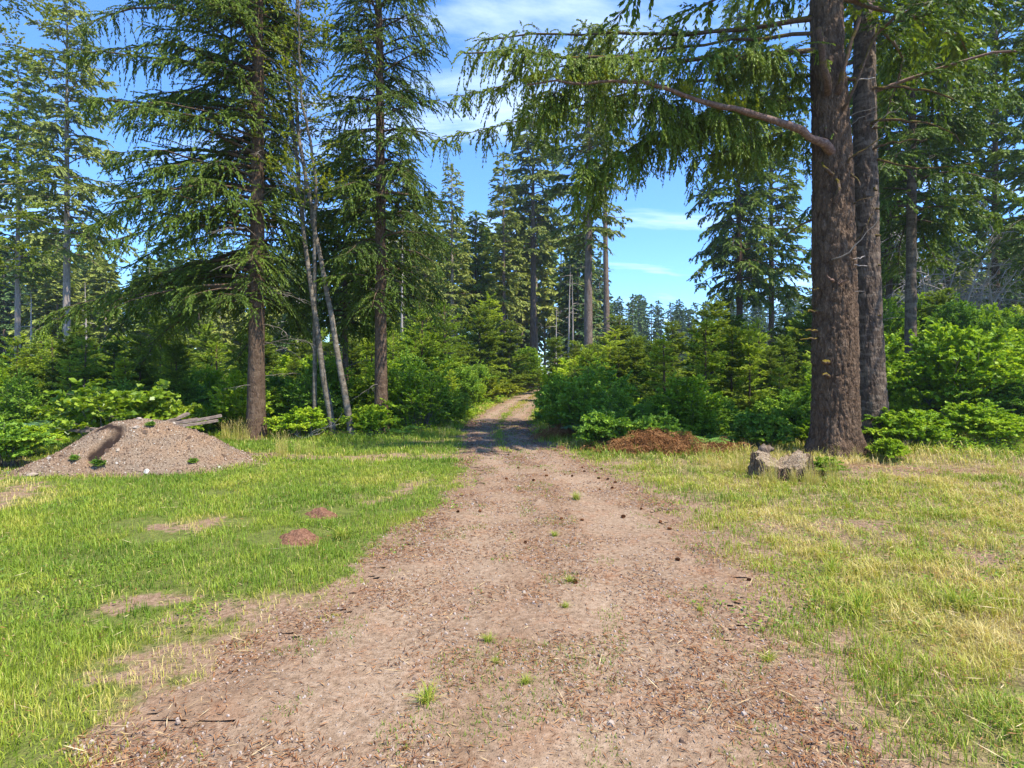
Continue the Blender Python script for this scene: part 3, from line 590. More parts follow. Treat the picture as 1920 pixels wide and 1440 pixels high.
# ---------------------------------------------------------------- the two big trunks on the right
def limb_px(pts, n=10): return curve3([px(*p) for p in pts], n)
BX, BY = 6.48, 11.4
def big_tree_one():
    g = np.random.default_rng(11); b = np.array([BX, BY, 0])
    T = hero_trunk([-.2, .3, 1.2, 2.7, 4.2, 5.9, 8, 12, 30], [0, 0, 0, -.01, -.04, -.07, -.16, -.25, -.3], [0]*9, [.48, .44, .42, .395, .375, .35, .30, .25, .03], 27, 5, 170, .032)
    W = Geo(); Cn = Geo()
    def limb(pts, r0, r1, m=0, n=12, sides=8):
        P = limb_px(pts, n)-b; P[1:-1] += g.normal(0, .012+.22*(r0-.025)*(n > 11), (n-2, 3)); tubes(W, P[None], np.linspace(r0**.8, r1**.8, n)[None]**1.25*(1+g.normal(0, .09, n))[None], sides, m, .5); return P[None]
    A = limb([(1580, 304, 11.5), (1560, 283, 11.14), (1536, 261, 10.98), (1500, 240, 10.95), (1440, 216, 10.9), (1360, 199, 10.8), (1300, 182, 10.7), (1240, 162, 10.6), (1180, 152, 10.5), (1110, 155, 10.4), (1050, 149, 10.3), (985, 158, 10.3)], .09, .013, 1, 26, 10)
    B = limb([(1545, 90, 11.4), (1470, 96, 11.2), (1400, 103, 11.0), (1250, 110, 10.8), (1100, 106, 10.6), (960, 92, 10.5), (872, 98, 10.4)], .06, .012, 0, 16)
    B2 = limb([(1545, 30, 11.4), (1420, 50, 11.6), (1300, 62, 11.7), (1150, 60, 11.8), (1000, 62, 11.9), (900, 75, 12)], .06, .012, 0, 14)
    Cc = limb([(1540, 185, 11.6), (1450, 186, 11.7), (1370, 195, 11.7), (1290, 225, 11.6), (1200, 262, 11.4), (1140, 300, 11.3), (1080, 350, 11.2)], .05, .01, 0, 14)
    D = limb([(1540, 256, 11.6), (1480, 248, 11.7), (1420, 262, 11.7), (1360, 284, 11.7), (1310, 292, 11.6)], .055, .015, 0, 12)
    E = limb([(1540, 140, 11.6), (1440, 140, 11.9), (1300, 150, 12.1), (1150, 182, 12.2), (1020, 214, 12.2), (920, 238, 12.1), (815, 262, 12.0)], .04, .008, 0, 14)
    E2 = limb([(1540, 60, 11.4), (1400, 70, 11.5), (1200, 95, 11.6), (1020, 130, 11.5), (930, 165, 11.4), (850, 180, 11.3)], .04, .008, 0, 14)
    Gm = limb([(1535, 405, 11.5), (1505, 418, 11.6), (1470, 440, 11.7), (1442, 468, 11.7)], .028, .008, 0, 8, 6)
    # foliage carried by these limbs
    kw = dict(fl=.058, fw=.0145, flat=.9)
    foliate(Cn, A[:, 8:]+UP*.03, g, 12, 0, (.24, .10), (30, 80), -.15, 50, fh=-.25, tint=.72, tj=.4, sticks=(.008, W, 1), up=.55, **kw)
    foliate(Cn, A[:, 7:]+np.array([0, .35, .02]), g, 11, 0, (.6, .3), (60, 95), 1.25, 44, fh=.75, tint=.45, tj=.4, sticks=(.008, W, 1), **kw)
    for Q, bl, hg, tn, pm, t0 in ((B, .75, .7, .42, 16, .1), (B2, .9, .6, .3, 13, .1), (Cc, .62, 1.1, .42, 13, .25), (E, .42, .7, .42, 12, .3), (E2, .5, .6, .42, 11, .2), (D, .42, .8, .45, 14, .15)):
        foliate(Cn, Q, g, pm, t0, (bl, .3), (45, 90), hg, 44, fh=.5, tint=tn, tj=.4, sticks=(.008, W, 1), taper=.55, **kw)
    # drooping masses under the limbs: side shoots that hang steeply
    def shoots(src, n, t0, t1, drop, spread, tn, pm=16, bl=.22):
        t = g.uniform(t0, t1, n); p, tg = ipoly(src, np.zeros(n, int), t); K = 6; u = np.linspace(0, 1, K)[None]
        dr = drop*g.uniform(.45, 1.15, n); o_ = g.normal(0, spread, (n, 2)); P = p[:, None].repeat(K, 1); P[:, :, 0] += o_[:, :1]*u**.6; P[:, :, 1] += o_[:, 1:]*u**.6; P[:, :, 2] -= dr[:, None]*(u**1.5)-.08*np.sin(u*3)
        P[:, 1:] += g.normal(0, .015, (n, K-1, 3))
        tubes(W, P, np.repeat([np.linspace(.006, .0015, K)], n, 0), 3, 1)
        foliate(Cn, P, g, pm, .1, (bl, .07), (30, 80), .8, 52, fl=.055, fw=.0135, fh=.7, tint=g.uniform(tn-.12, tn+.12, n), tj=.4, flat=.9, taper=.5)
    shoots(Cc, 34, .45, .95, .75, .35, .38); shoots(Cc, 22, .25, .6, .55, .3, .4); shoots(A+np.array([0, .4, 0]), 40, .5, .98, .95, .25, .4); shoots(A+np.array([0, .45, 0]), 26, .35, .62, .7, .25, .45)
    shoots(B, 26, 0, .35, .32, .3, .5); shoots(Cc, 22, 0, .4, .35, .3, .5); shoots(E, 22, 0, .4, .3, .3, .5); shoots(D, 12, 0, .4, .3, .25, .5); shoots(B, 34, .1, .9, .7, .35, .36); shoots(E, 10, .3, 1, .4, .2, .4); shoots(D, 22, .2, 1, .62, .3, .42); shoots(E2, 10, .3, 1, .5, .3, .42)
    # mossy bare limbs rising and reaching round the trunk
    for pts, r0, r1, m in ((((1552, 180, 11.22), (1548, 140, 10.9), (1540, 100, 10.8), (1534, 50, 10.7)), .075, .05, 0),
                           (((1572, 175, 11.1), (1580, 130, 10.95), (1592, 90, 10.9), (1612, 30, 10.8)), .05, .035, 0),
                           (((1572, 210, 11.22), (1590, 190, 10.9), (1603, 155, 10.8), (1622, 110, 10.7), (1650, 40, 10.6)), .03, .018, 0),
                           (((1585, 146, 11.2), (1605, 147, 11.1)), .035, .03, 0), (((1605, 147, 11.1), (1625, 147, 11.0), (1640, 144, 11)), .016, .012, 3),
                           (((1590, 218, 11.1), (1614, 207, 11), (1645, 198, 10.9)), .012, .004, 2), (((1592, 232, 11.1), (1620, 215, 11), (1650, 203, 10.9)), .009, .003, 2),
                           (((1540, 305, 11.22), (1552, 318, 10.95), (1562, 325, 11.02)), .022, .03, 0), (((1572, 338, 11.0), (1574, 355, 10.88), (1566, 378, 11.0)), .02, .045, 0),
                           (((1582, 312, 11.22), (1600, 292, 10.9), (1630, 272, 10.8), (1662, 250, 10.7)), .03, .006, 0), (((1595, 325, 11.1), (1607, 333, 11), (1612, 347, 11)), .022, .016, 0),
                           (((1598, 378, 11.1), (1616, 374, 11), (1655, 360, 10.9)), .018, .004, 0), (((1598, 456, 11.1), (1612, 440, 11), (1625, 420, 10.9), (1636, 398, 10.9)), .014, .005, 0),
                           (((1601, 484, 11.1), (1612, 482, 11), (1622, 478, 11)), .014, .010, 3), (((1601, 496, 11.1), (1626, 497, 11.0)), .013, .009, 3), (((1601, 543, 11.1), (1622, 544, 11.0)), .008, .004, 3),
                           (((1530, 633, 11.2), (1514, 632, 11.1), (1500, 635, 11.1)), .02, .012, 0), (((1530, 582, 11.2), (1515, 583, 11.1)), .03, .016, 0), (((1530, 618, 11.2), (1510, 618, 11.1)), .026, .016, 0),
                           (((1530, 540, 11.2), (1518, 538, 11.1)), .024, .012, 0), (((1575, 530, 11.0), (1588, 522, 10.9)), .022, .012, 1), (((1560, 525, 11.0), (1550, 512, 10.93)), .03, .014, 1),
                           (((1548, 678, 11.0), (1540, 674, 10.9)), .045, .02, 0), (((1550, 703, 11.0), (1541, 699, 10.9)), .04, .016, 0), (((1560, 484, 11.0), (1590, 474, 10.85), (1610, 452, 10.8), (1650, 405, 10.7)), .016, .006, 2)):
        limb([(pts[0][0]-(4 if pts[0][0] > 1566 else -4), pts[0][1], pts[0][2]+.14)]+list(pts), r0*1.15, r1, m, 9, 7)
    # crown above the picture
    n = 28; zs = 9.2+16*(np.arange(n)+g.random(n))/n; uu = (zs-9.2)/20.8; az = np.arange(n)*2.4+g.normal(0, .4, n)
    P = limb_curves(g, zs, az, 4.4*(1-uu)**.7*g.uniform(.6, 1.1, n)+.2, g.uniform(0, .3, n)+.4*uu, g.uniform(.2, .6, n), 7, .1, .05, np.repeat([[-.2, 0]], n, 0))
    tubes(W, P, (.03+.01*plen(P))[:, None]*np.linspace(1, .12, 7)[None], 5, 1); foliate(Cn, P, g, 6, .1, (1.0, .3), (35, 75), .5, 14, .17, .045, .4, .45, .4, (.012, W, 1))
    thing('fir_tree', (BX, BY, gz(BX, BY)), 'massive furrowed brown fir trunk nearest on the right, long limb reaching left over the road', 'tree',
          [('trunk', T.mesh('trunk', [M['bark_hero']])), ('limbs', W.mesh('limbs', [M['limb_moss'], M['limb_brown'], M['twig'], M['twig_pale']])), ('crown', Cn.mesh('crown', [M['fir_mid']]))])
big_tree_one()
def big_tree_two():
    g = np.random.default_rng(12); X0, Y0 = px(1631, 828, 12.4)[0], 12.4; b = np.array([X0, Y0, 0])
    T = hero_trunk([-.2, .3, 1.2, 2.7, 4.7, 7, 9, 14, 29], [.02, 0, -.03, -.06, -.09, -.11, -.12, -.15, -.2], [0]*9, [.45, .40, .34, .29, .25, .22, .205, .17, .03], 29, 77, 130, .04, 11, .022)
    W = Geo(); Cn = Geo()
    def limb(pts, r0, r1, m=0, n=10, sides=7):
        P = limb_px([(a_, b_, c_-.9) for a_, b_, c_ in pts], n)-b; P[1:-1] += g.normal(0, .018, (n-2, 3)); tubes(W, P[None], np.linspace(r0, r1, n)[None]*(1+g.normal(0, .06, n))[None], sides, m, .5); return P[None]
    a1 = limb([(1625, 175, 13.2), (1645, 162, 13), (1700, 164, 12.8), (1750, 172, 12.7), (1800, 190, 12.6), (1850, 205, 12.5)], .035, .008, 0, 14)
    a2 = limb([(1628, 240, 13.2), (1640, 228, 13.0), (1680, 224, 12.8), (1740, 231, 12.7), (1790, 252, 12.6), (1812, 275, 12.6)], .035, .006, 0, 14)
    a3 = limb([(1628, 290, 13.2), (1650, 272, 13.0), (1690, 265, 12.9), (1738, 261, 12.8)], .032, .01, 0)
    a4 = limb([(1628, 298, 13.2), (1660, 302, 13.1), (1710, 314, 13), (1770, 315, 12.9), (1830, 305, 12.8)], .028, .008, 0, 12)
    for pts, r0, r1, m in ((((1630, 236, 13.1), (1655, 240, 13)), .025, .014, 0), (((1634, 352, 13.1), (1645, 357, 13)), .03, .02, 0), (((1634, 392, 13.1), (1648, 392, 13)), .025, .014, 0),
                           (((1636, 443, 13.1), (1652, 442, 13)), .028, .016, 0), (((1638, 500, 13.1), (1652, 498, 13)), .03, .014, 0), (((1640, 592, 13.1), (1650, 590, 13)), .022, .012, 0),
                           (((1610, 130, 13.0), (1625, 105, 12.9), (1645, 70, 12.8)), .03, .015, 0), (((1635, 240, 13), (1660, 215, 12.9), (1690, 200, 12.8)), .008, .003, 3)):
        limb(list(pts), r0, r1, m, 6, 6)
    foliate(Cn, np.concatenate([curve3(a1[0, 4:], 8)[None], curve3(a4[0, 6:], 8)[None]]), g, 8, .3, (.35, .15), (30, 70), .5, 28, fl=.07, fw=.02, fh=.4, tint=.55, sticks=(.007, W, 1))
    n = 38; zs = 7.6+20*(np.arange(n)+g.random(n))/n; uu = (zs-7.6)/21; az = np.arange(n)*2.4+g.normal(0, .4, n)
    P = limb_curves(g, zs, az, 3.6*(1-uu)**.7*g.uniform(.6, 1.1, n)*(1-.45*np.cos(az-math.pi)*(zs < 11))+.2, g.uniform(0, .3, n)+.4*uu, g.uniform(.2, .6, n), 7, .1, .05, np.repeat([[-.1, 0]], n, 0))
    tubes(W, P, (.012+.008*plen(P))[:, None]*np.linspace(1, .12, 7)[None], 5, 1); foliate(Cn, P, g, 7, .1, (.9, .3), (35, 75), .5, 18, .12, .03, .4, .4, .4, (.012, W, 1))
    thing('fir_tree', (X0, Y0, gz(X0, Y0)), 'greyer fir trunk standing close behind the massive right trunk, mossy limbs reaching right', 'tree',
          [('trunk', T.mesh('trunk', [M['bark_grey']])), ('limbs', W.mesh('limbs', [M['limb_moss'], M['limb_brown'], M['twig'], M['twig_pale']])), ('crown', Cn.mesh('crown', [M['fir_dark']]))])
big_tree_two()

# ---------------------------------------------------------------- single conifers that can be pointed at
def at(x, Y): return ((x-960)/F*Y, Y)
def solo(label, x, Y, parts, name='fir_tree', cat='tree', rz=0):
    X0, Y0 = at(x, Y); return thing(name, (X0, Y0, gz(X0, Y0)), label, cat, parts, None, rz)
near = dict(per_m=11, fpm=40, fl=.062, fw=.0145, hang=.6, fh=.55, bl=(.75, .25), flat=.9)
solo('dark fir just right of the gravel mound, long drooping boughs on its left side', 480, 14.2,
     conifer(21, 18.5, 3.2, 2.55, 330, 'fir_dark', 'bark_dark', .2, asym=(2.55, .85, .55), up=(-.05, .35), droop=(.2, .55), dead=22, sides=16, prof=.35, limb_sides=5, wood='twig', lean=(.1, 0), dlen=.7, **near))
solo('slim dark fir between the leaning alder stems and the road, boughs low on its trunk', 715, 15.1,
     conifer(22, 18, 3.6, 1.68, 165, 'fir_dark', 'bark_dark', .165, asym=(1.2, .2), up=(0, .35), droop=(.3, .75), dead=16, sides=16, prof=.3, limb_sides=5, lean=(-.1, 0), dlen=.6, **near))
solo('shaded fir with a very dark low crown behind the two leaning alder stems', 648, 18.5,
     conifer(23, 9.2, 3.2, 2.0, 100, 'fir_dark', 'bark_dark', .1, up=(0, .2), droop=(.2, .5), dead=8, prof=.6, per_m=9, fpm=20, fl=.1, fw=.03, hang=.5, fh=.5, bl=(.7, .25)))
solo('slender grey trunked fir with dense dark crown, right of the massive pair', 1706, 21,
     conifer(24, 19.5, 7.2, 3.3, 92, 'fir_dark', 'bark_grey', .215, up=(-.05, .3), droop=(.3, .7), dead=16, sides=16, prof=.35, per_m=8, fpm=19, fl=.13, fw=.036, hang=.5, fh=.5, bl=(1.0, .3), lean=(.15, 0), dlen=.7))
solo('thin dark trunked fir with open layered boughs beside the bleached dead shrub', 1867, 34,
     conifer(25, 29, 7.5, 5.6, 88, 'fir_dark', 'bark_dark', .25, up=(.05, .3), droop=(.15, .4), dead=12, prof=.45, per_m=4.5, fpm=13, fl=.2, fw=.05, hang=.25, fh=.2, bl=(1.3, .3)))
solo('dark drooping fir standing alone in the sky gap left of the massive trunk', 1387, 45,
     conifer(26, 31, 7.6, 4.1, 150, 'fir_dark', 'bark_dark', .28, up=(-.1, .25), droop=(.35, .8), dead=6, prof=.5, per_m=4.5, fpm=13, fl=.24, fw=.06, hang=.5, fh=.5, bl=(1.1, .35)))
solo('fir with thinner layered boughs partly hidden behind the massive trunk', 1446, 52,
     conifer(27, 30, 8.4, 4.6, 130, 'fir_mid', 'bark_dark', .28, up=(0, .25), droop=(.2, .5), dead=8, prof=.5, per_m=4, fpm=12, fl=.26, fw=.065, hang=.3, fh=.3, bl=(1.2, .35)))
solo('tall fir with a straight bare lower trunk directly above the far bend of the road', 1000, 66,
     conifer(28, 33, 15, 5.4, 84, 'fir_pale', 'bark_mid', .44, up=(0, .3), droop=(.25, .6), dead=14, prof=.55, per_m=3.4, fpm=10, fl=.34, fw=.095, hang=.4, fh=.4, bl=(1.5, .45), dlen=.75))
solo('stout open fir with crooked bare branches low on its trunk, in the centre', 1103, 42,
     conifer(29, 27, 11, 3.5, 95, 'fir_pale', 'bark_mid', .36, up=(.0, .3), droop=(.2, .5), dead=48, prof=.45, per_m=4.4, fpm=13, fl=.22, fw=.06, hang=.35, fh=.35, bl=(.9, .3), dlen=.9))
solo('bare pole-like fir trunk just right of the stout open fir', 1140, 48,
     conifer(30, 31, 19.5, 2.5, 50, 'fir_pale', 'bark_mid', .29, up=(0, .3), droop=(.2, .5), dead=14, prof=.5, per_m=4.4, fpm=12, fl=.24, fw=.07, hang=.4, fh=.4, bl=(.9, .3), lean=(-.5, 0), dlen=.5))
solo('narrow pointed fir with pale trunk, its tip in the sky gap left of the road', 848, 50,
     conifer(31, 19.8, 5.5, 2.3, 105, 'fir_pale', 'bark_pale', .2, up=(0, .3), droop=(.15, .45), dead=8, prof=.75, per_m=4.6, fpm=13, fl=.22, fw=.06, hang=.3, fh=.3, bl=(.8, .3)))
solo('short dark pointed fir between the pale pointed fir and the tall bare-trunked one', 891, 60,
     conifer(32, 18.6, 7.5, 3.0, 90, 'fir_dark', 'bark_dark', .2, up=(0, .3), droop=(.15, .45), dead=4, prof=.7, per_m=4.4, fpm=12, fl=.27, fw=.075, hang=.3, fh=.3, bl=(.9, .3)))
solo('tall pointed fir whose tip shows just right of the slim dark fir', 757, 55,
     conifer(33, 23.9, 6.5, 2.9, 115, 'fir_pale', 'bark_pale', .22, up=(0, .3), droop=(.15, .45), dead=8, prof=.7, per_m=4.4, fpm=12, fl=.25, fw=.07, hang=.3, fh=.3, bl=(.9, .3)))
solo('blunt topped fir between two pointed firs left of the road', 797, 60,
     conifer(34, 20.6, 5, 2.8, 110, 'fir_pale', 'bark_mid', .2, up=(0, .3), droop=(.15, .45), dead=4, prof=.5, per_m=4.4, fpm=12, fl=.25, fw=.07, hang=.3, fh=.3, bl=(.9, .3)))
solo('bushy fir directly left of the tall bare-trunked fir by the road bend', 945, 57,
     conifer(35, 23.5, 5, 2.7, 90, 'fir_pale', 'bark_mid', .22, up=(0, .3), droop=(.15, .45), dead=4, prof=.65, per_m=4.4, fpm=12, fl=.25, fw=.07, hang=.3, fh=.3, bl=(1, .3)))
solo('tall sunlit fir with a pale bare lower trunk, second trunk from the left edge', 125, 38,
     conifer(36, 27, 9.6, 4.3, 100, 'fir_pale', 'bark_pale', .25, up=(-.05, .3), droop=(.2, .5), dead=14, prof=.65, per_m=5, fpm=13, fl=.21, fw=.055, hang=.4, fh=.35, bl=(1.1, .3), dlen=.6))
solo('pale trunked fir nearest the left edge, its foot lost in young firs', 33, 45,
     conifer(37, 27, 9, 3.4, 90, 'fir_mid', 'bark_pale', .22, up=(0, .3), droop=(.2, .5), dead=10, prof=.5, per_m=4.6, fpm=12, fl=.25, fw=.07, hang=.4, fh=.35, bl=(1, .3)))
solo('dense dark fir filling the gap between the massive pair and the slender grey trunk', 1668, 30,
     conifer(38, 20, 6.5, 3.0, 88, 'fir_dark', 'bark_dark', .2, up=(0, .3), droop=(.25, .6), dead=6, prof=.35, per_m=5.5, fpm=14, fl=.19, fw=.05, hang=.4, fh=.35, bl=(1, .3)))
solo('dark fir with long boughs cut by the right edge of the picture', 1985, 26,
     conifer(39, 24, 5.4, 4.4, 78, 'fir_dark', 'bark_dark', .22, up=(0, .3), droop=(.2, .5), dead=6, prof=.4, per_m=5.5, fpm=14, fl=.17, fw=.045, hang=.35, fh=.3, bl=(1.1, .3)))
solo('dark fir behind the slender grey trunk, sky showing below its boughs', 1775, 38,
     conifer(40, 29, 10, 4.6, 70, 'fir_dark', 'bark_dark', .24, up=(0, .3), droop=(.2, .5), dead=10, prof=.35, per_m=4.6, fpm=13, fl=.22, fw=.058, hang=.35, fh=.3, bl=(1.2, .3)))

# ---------------------------------------------------------------- alders
def alder(stems, seed, zb, nb, bl, Y, base_px, dens=1.0, mat_='bark_alder', up=(.5, 1.3), leaf=(.055, .04)):
    g = np.random.default_rng(seed); W = Geo(); Cn = Geo(); T = Geo(); b = np.array([*at(base_px, Y), 0.])
    for pts, r0, r1 in stems:
        P = curve3([px(x_, y_, Y_) for x_, y_, Y_ in pts], 24)-b; P[0, 2] = min(P[0, 2], -.05); P[1:-1] += g.normal(0, .012, (22, 3))
        tubes(T, P[None], np.linspace(r0, r1, 24)[None]*(1+.25*np.exp(-np.arange(24)/1.5))[None], 12, 0)
        t = np.sort(g.uniform(zb, 1, nb)); p, tg = ipoly(P[None], np.zeros(nb, int), t); az = g.uniform(0, 6.283, nb); Lb = bl*(1.15-.7*t)*g.uniform(.5, 1.15, nb); K = 7; u = np.linspace(0, 1, K)[None]
        upn = g.uniform(up[0], up[1], nb); Q = p[:, None].repeat(K, 1); Q[:, :, 0] += (Lb*np.cos(az))[:, None]*u; Q[:, :, 1] += (Lb*np.sin(az))[:, None]*u; Q[:, :, 2] += (Lb*upn)[:, None]*u-(Lb*.35)[:, None]*u*u
        Q[:, 1:] += np.cumsum(g.normal(0, .03, (nb, K-1, 3)), 1); tubes(W, Q, (.006+.006*Lb)[:, None]*np.linspace(1, .25, K)[None], 4, 0)
        foliate(Cn, Q, g, 5*dens, .25, (.55, .2), (25, 65), .15, 11*dens, leaf[0], leaf[1], .15, g.uniform(.25, .65, nb), .5, (.007, W, 0), 0, 1.3, .2, (30, 80), .5)
    return [('trunk', T.mesh('trunk', [M[mat_]])), ('branches', W.mesh('branches', [M['twig']])), ('crown', Cn.mesh('crown', [M['alder']]))]
solo('leaning alder stem with mottled grey bark, left of the crossing pair', 626, 14.5,
     alder([([(626, 806, 14.5), (606, 700, 14.5), (590, 600, 14.5), (578, 500, 14.6), (568, 420, 14.7), (560, 330, 14.8), (545, 200, 14.9), (534, 80, 15.0), (525, -60, 15.1), (520, -200, 15.2)], .078, .025)], 61, .36, 40, 1.7, 14.5, 626, 1.05), 'alder_tree')
solo('leaning alder stem with forked top, right one of the crossing pair', 660, 14.8,
     alder([([(661, 812, 14.2), (640, 700, 14.3), (622, 600, 14.4), (603, 500, 14.5), (590, 430, 14.6), (575, 340, 14.6), (560, 260, 14.7), (552, 140, 14.9), (556, 20, 15.0), (560, -150, 15.1)], .078, .02),
            ([(590, 430, 14.6), (592, 350, 14.4), (583, 270, 14.3), (568, 200, 14.2), (562, 100, 14.1), (560, 0, 14.0)], .045, .015)], 62, .36, 34, 1.5, 14.8, 660, 1.05), 'alder_tree')
solo('alder boughs with small yellow green leaves at the left edge of the picture', -95, 15.5,
     alder([([(-95, 815, 15.5), (-80, 600, 15.5), (-60, 400, 15.6), (-50, 200, 15.7), (-30, 0, 15.8), (-20, -200, 16)], .11, .03)], 63, .25, 46, 3.0, 15.5, -95, 1.5, up=(.1, .9)), 'alder_tree')
# ---------------------------------------------------------------- gravel mound
def mound():
    g = np.random.default_rng(81); cx_, cy_ = MOUND; n1, n2 = 260, 150
    gx_ = np.linspace(-2.6, 2.5, n1); gy_ = np.linspace(-1.5, 1.4, n2); X, Y = np.meshgrid(gx_, gy_); x = X.ravel(); y = Y.ravel(); P = np.stack([x, y], -1)
    prof_x = np.interp(x+.12, [-1.65, -1.15, -.85, -.6, -.3, .1, .45, .85, 1.2, 1.6, 2.0], [.03, .27, .48, .64, .77, .8, .745, .6, .42, .19, 0])
    yc = .0+.22*x*(x < 0); fall = np.clip(1-np.abs((y-yc)/np.where(y < yc, 1.15, 1.1))**1.55, -.4, 1)
    z = prof_x*fall*1.02+(fbm(P*1.8, 82, 4)-.5)*.2*np.clip(fall+.3, 0, 1)+(fbm(P*9, 83, 3)-.5)*.035
    # slumped notch with a dark undercut on the left shoulder
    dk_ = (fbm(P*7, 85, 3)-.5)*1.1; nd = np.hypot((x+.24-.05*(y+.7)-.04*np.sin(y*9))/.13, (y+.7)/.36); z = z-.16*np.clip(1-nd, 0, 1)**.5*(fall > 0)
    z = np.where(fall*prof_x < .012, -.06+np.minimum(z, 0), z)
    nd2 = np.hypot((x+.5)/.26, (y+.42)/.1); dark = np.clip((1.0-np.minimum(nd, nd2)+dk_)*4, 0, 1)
    G = Geo(); ii = np.arange(len(x)).reshape(X.shape); Q = np.stack([ii[:-1, :-1], ii[:-1, 1:], ii[1:, 1:], ii[1:, :-1]], -1).reshape(-1, 4); keep = (z[Q] > -.03).any(1)
    G.add(np.stack([x, y, z], -1), Q[keep], dark, 0, True)
    S = Geo(); n = 15000; px_ = g.uniform(-2.4, 2.3, n); py_ = g.uniform(-1.3, 1.1, n)
    ix = np.clip(((px_+2.6)/5.1*(n1-1)).round().astype(int), 0, n1-1); iy = np.clip(((py_+1.5)/2.9*(n2-1)).round().astype(int), 0, n2-1); zz = z.reshape(X.shape)[iy, ix]
    k = (zz > .0) & (dark.reshape(X.shape)[iy, ix] < .25); px_, py_, zz = px_[k], py_[k], zz[k]; n = len(px_); r = g.uniform(.006, .015, n)*(1+(g.random(n) > .985)*g.uniform(1, 3.0, n)); a = g.uniform(0, 6.28, n); c = np.stack([px_, py_, zz], -1)
    jit = g.uniform(.6, 1.3, (n, 4)); ring = [c+np.stack([r*jit[:, i]*np.cos(a+i*1.5708), r*jit[:, i]*np.sin(a+i*1.5708), -.4*r], -1) for i in range(4)]
    top = [c+np.stack([.55*r*np.cos(a+i*1.5708), .55*r*np.sin(a+i*1.5708), r*g.uniform(.4, .9, n)], -1) for i in range(4)]
    b = np.arange(n)[:, None]*8; S.add(np.stack(ring+top, 1), np.concatenate([b+np.array([[i, (i+1) % 4, 4+(i+1) % 4, 4+i]]) for i in range(4)]+[b+np.array([[4, 5, 6, 7]])]), np.repeat(g.random(n)**1.3, 8), 0)
    mpeb, t, o = mat('mound_pebbles'); a = N(t, 'ShaderNodeAttribute'); a.attribute_name = 'tint'
    bsdf(t, o, ramp(t, a.outputs['Fac'], [(0, (.08, .05, .035)), (.45, (.17, .11, .072)), (.75, (.26, .185, .13)), (.93, (.36, .3, .235)), (1, (.55, .5, .43))]), .85, .15)
    m, t, o = mat('mound_soil'); v = N(t, 'ShaderNodeTexCoord').outputs['Object']; a_ = N(t, 'ShaderNodeAttribute'); a_.attribute_name = 'tint'
    n_1 = noise(t, v, 2.5, 5); n_2 = noise(t, v, 45, 5, .7)
    col = mixc(t, ramp(t, n_1, [(.42, (0, 0, 0)), (.62, (1, 1, 1))]), ramp(t, n_2, [(.3, (.095, .058, .036)), (.5, (.21, .135, .083)), (.7, (.33, .23, .15))]), ramp(t, n_2, [(.3, (.095, .064, .044)), (.5, (.2, .146, .1)), (.7, (.32, .25, .185))]))
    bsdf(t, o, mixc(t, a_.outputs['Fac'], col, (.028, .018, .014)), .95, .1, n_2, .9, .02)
    z0 = gz(cx_, cy_)-.01
    e = thing('gravel_mound', (cx_, cy_, z0), 'low brown mound of soil and gravel on the left lawn', 'mound', [('soil', G.mesh('soil', [m]))])
    s = link('pebbles', S.mesh('pebbles', [mpeb]), e); s['kind'] = 'stuff'
    def h(x_, y_): 
        i = int(np.clip((x_-cx_+2.6)/5.1*(n1-1), 0, n1-1)); j = int(np.clip((y_-cy_+1.5)/2.9*(n2-1), 0, n2-1)); return z0+max(0, zz2[j, i])
    zz2 = z.reshape(X.shape); return h
MH = mound()
def rock(name, loc, s, seed, col_t, label, flat=.5, cat='rock', group=None):
    G = Geo(); n = 14; u = np.linspace(0, math.pi, n); v = np.arange(20)*2*math.pi/20; U, V = np.meshgrid(u, v, indexing='ij'); D = np.stack([np.sin(U)*np.cos(V), np.sin(U)*np.sin(V), np.cos(U)], -1).reshape(-1, 3)
    r = 1+.55*(vn(D*1.3+seed, seed)-.5)+.2*(vn(D*3.5+seed, seed)-.5); P = D*r[:, None]*np.array([s, s*.7, s*flat]); ii = np.arange(n*20).reshape(n, 20); a = ii[:-1]; b = ii[1:]
    G.add(P, np.stack([a, b, np.roll(b, -1, 1), np.roll(a, -1, 1)], -1).reshape(-1, 4), col_t, 0, False); o = link(name, G.mesh(name, [M['pebble']]), None, loc, seed); return tag(o, label, cat, group)
def onm(x, y, Y): X_ = (x-960)/F*Y; return (X_, Y, MH(X_, Y)+.005)
rock('rock', onm(261, 796, 10.0), .055, 3, .97, 'pale rock near the top of the gravel mound')
rock('rock', onm(257, 822, 9.7), .06, 4, .97, 'white angular rock on the front face of the gravel mound')
rock('rock', (*at(60, 8.75), gz(*at(60, 8.75))+.03), .1, 5, .93, 'flat pale grey rock at the left foot of the gravel mound', .35)
rock('rock', onm(93, 867, 9.2), .05, 6, .8, 'tan rock on the left slope of the gravel mound')

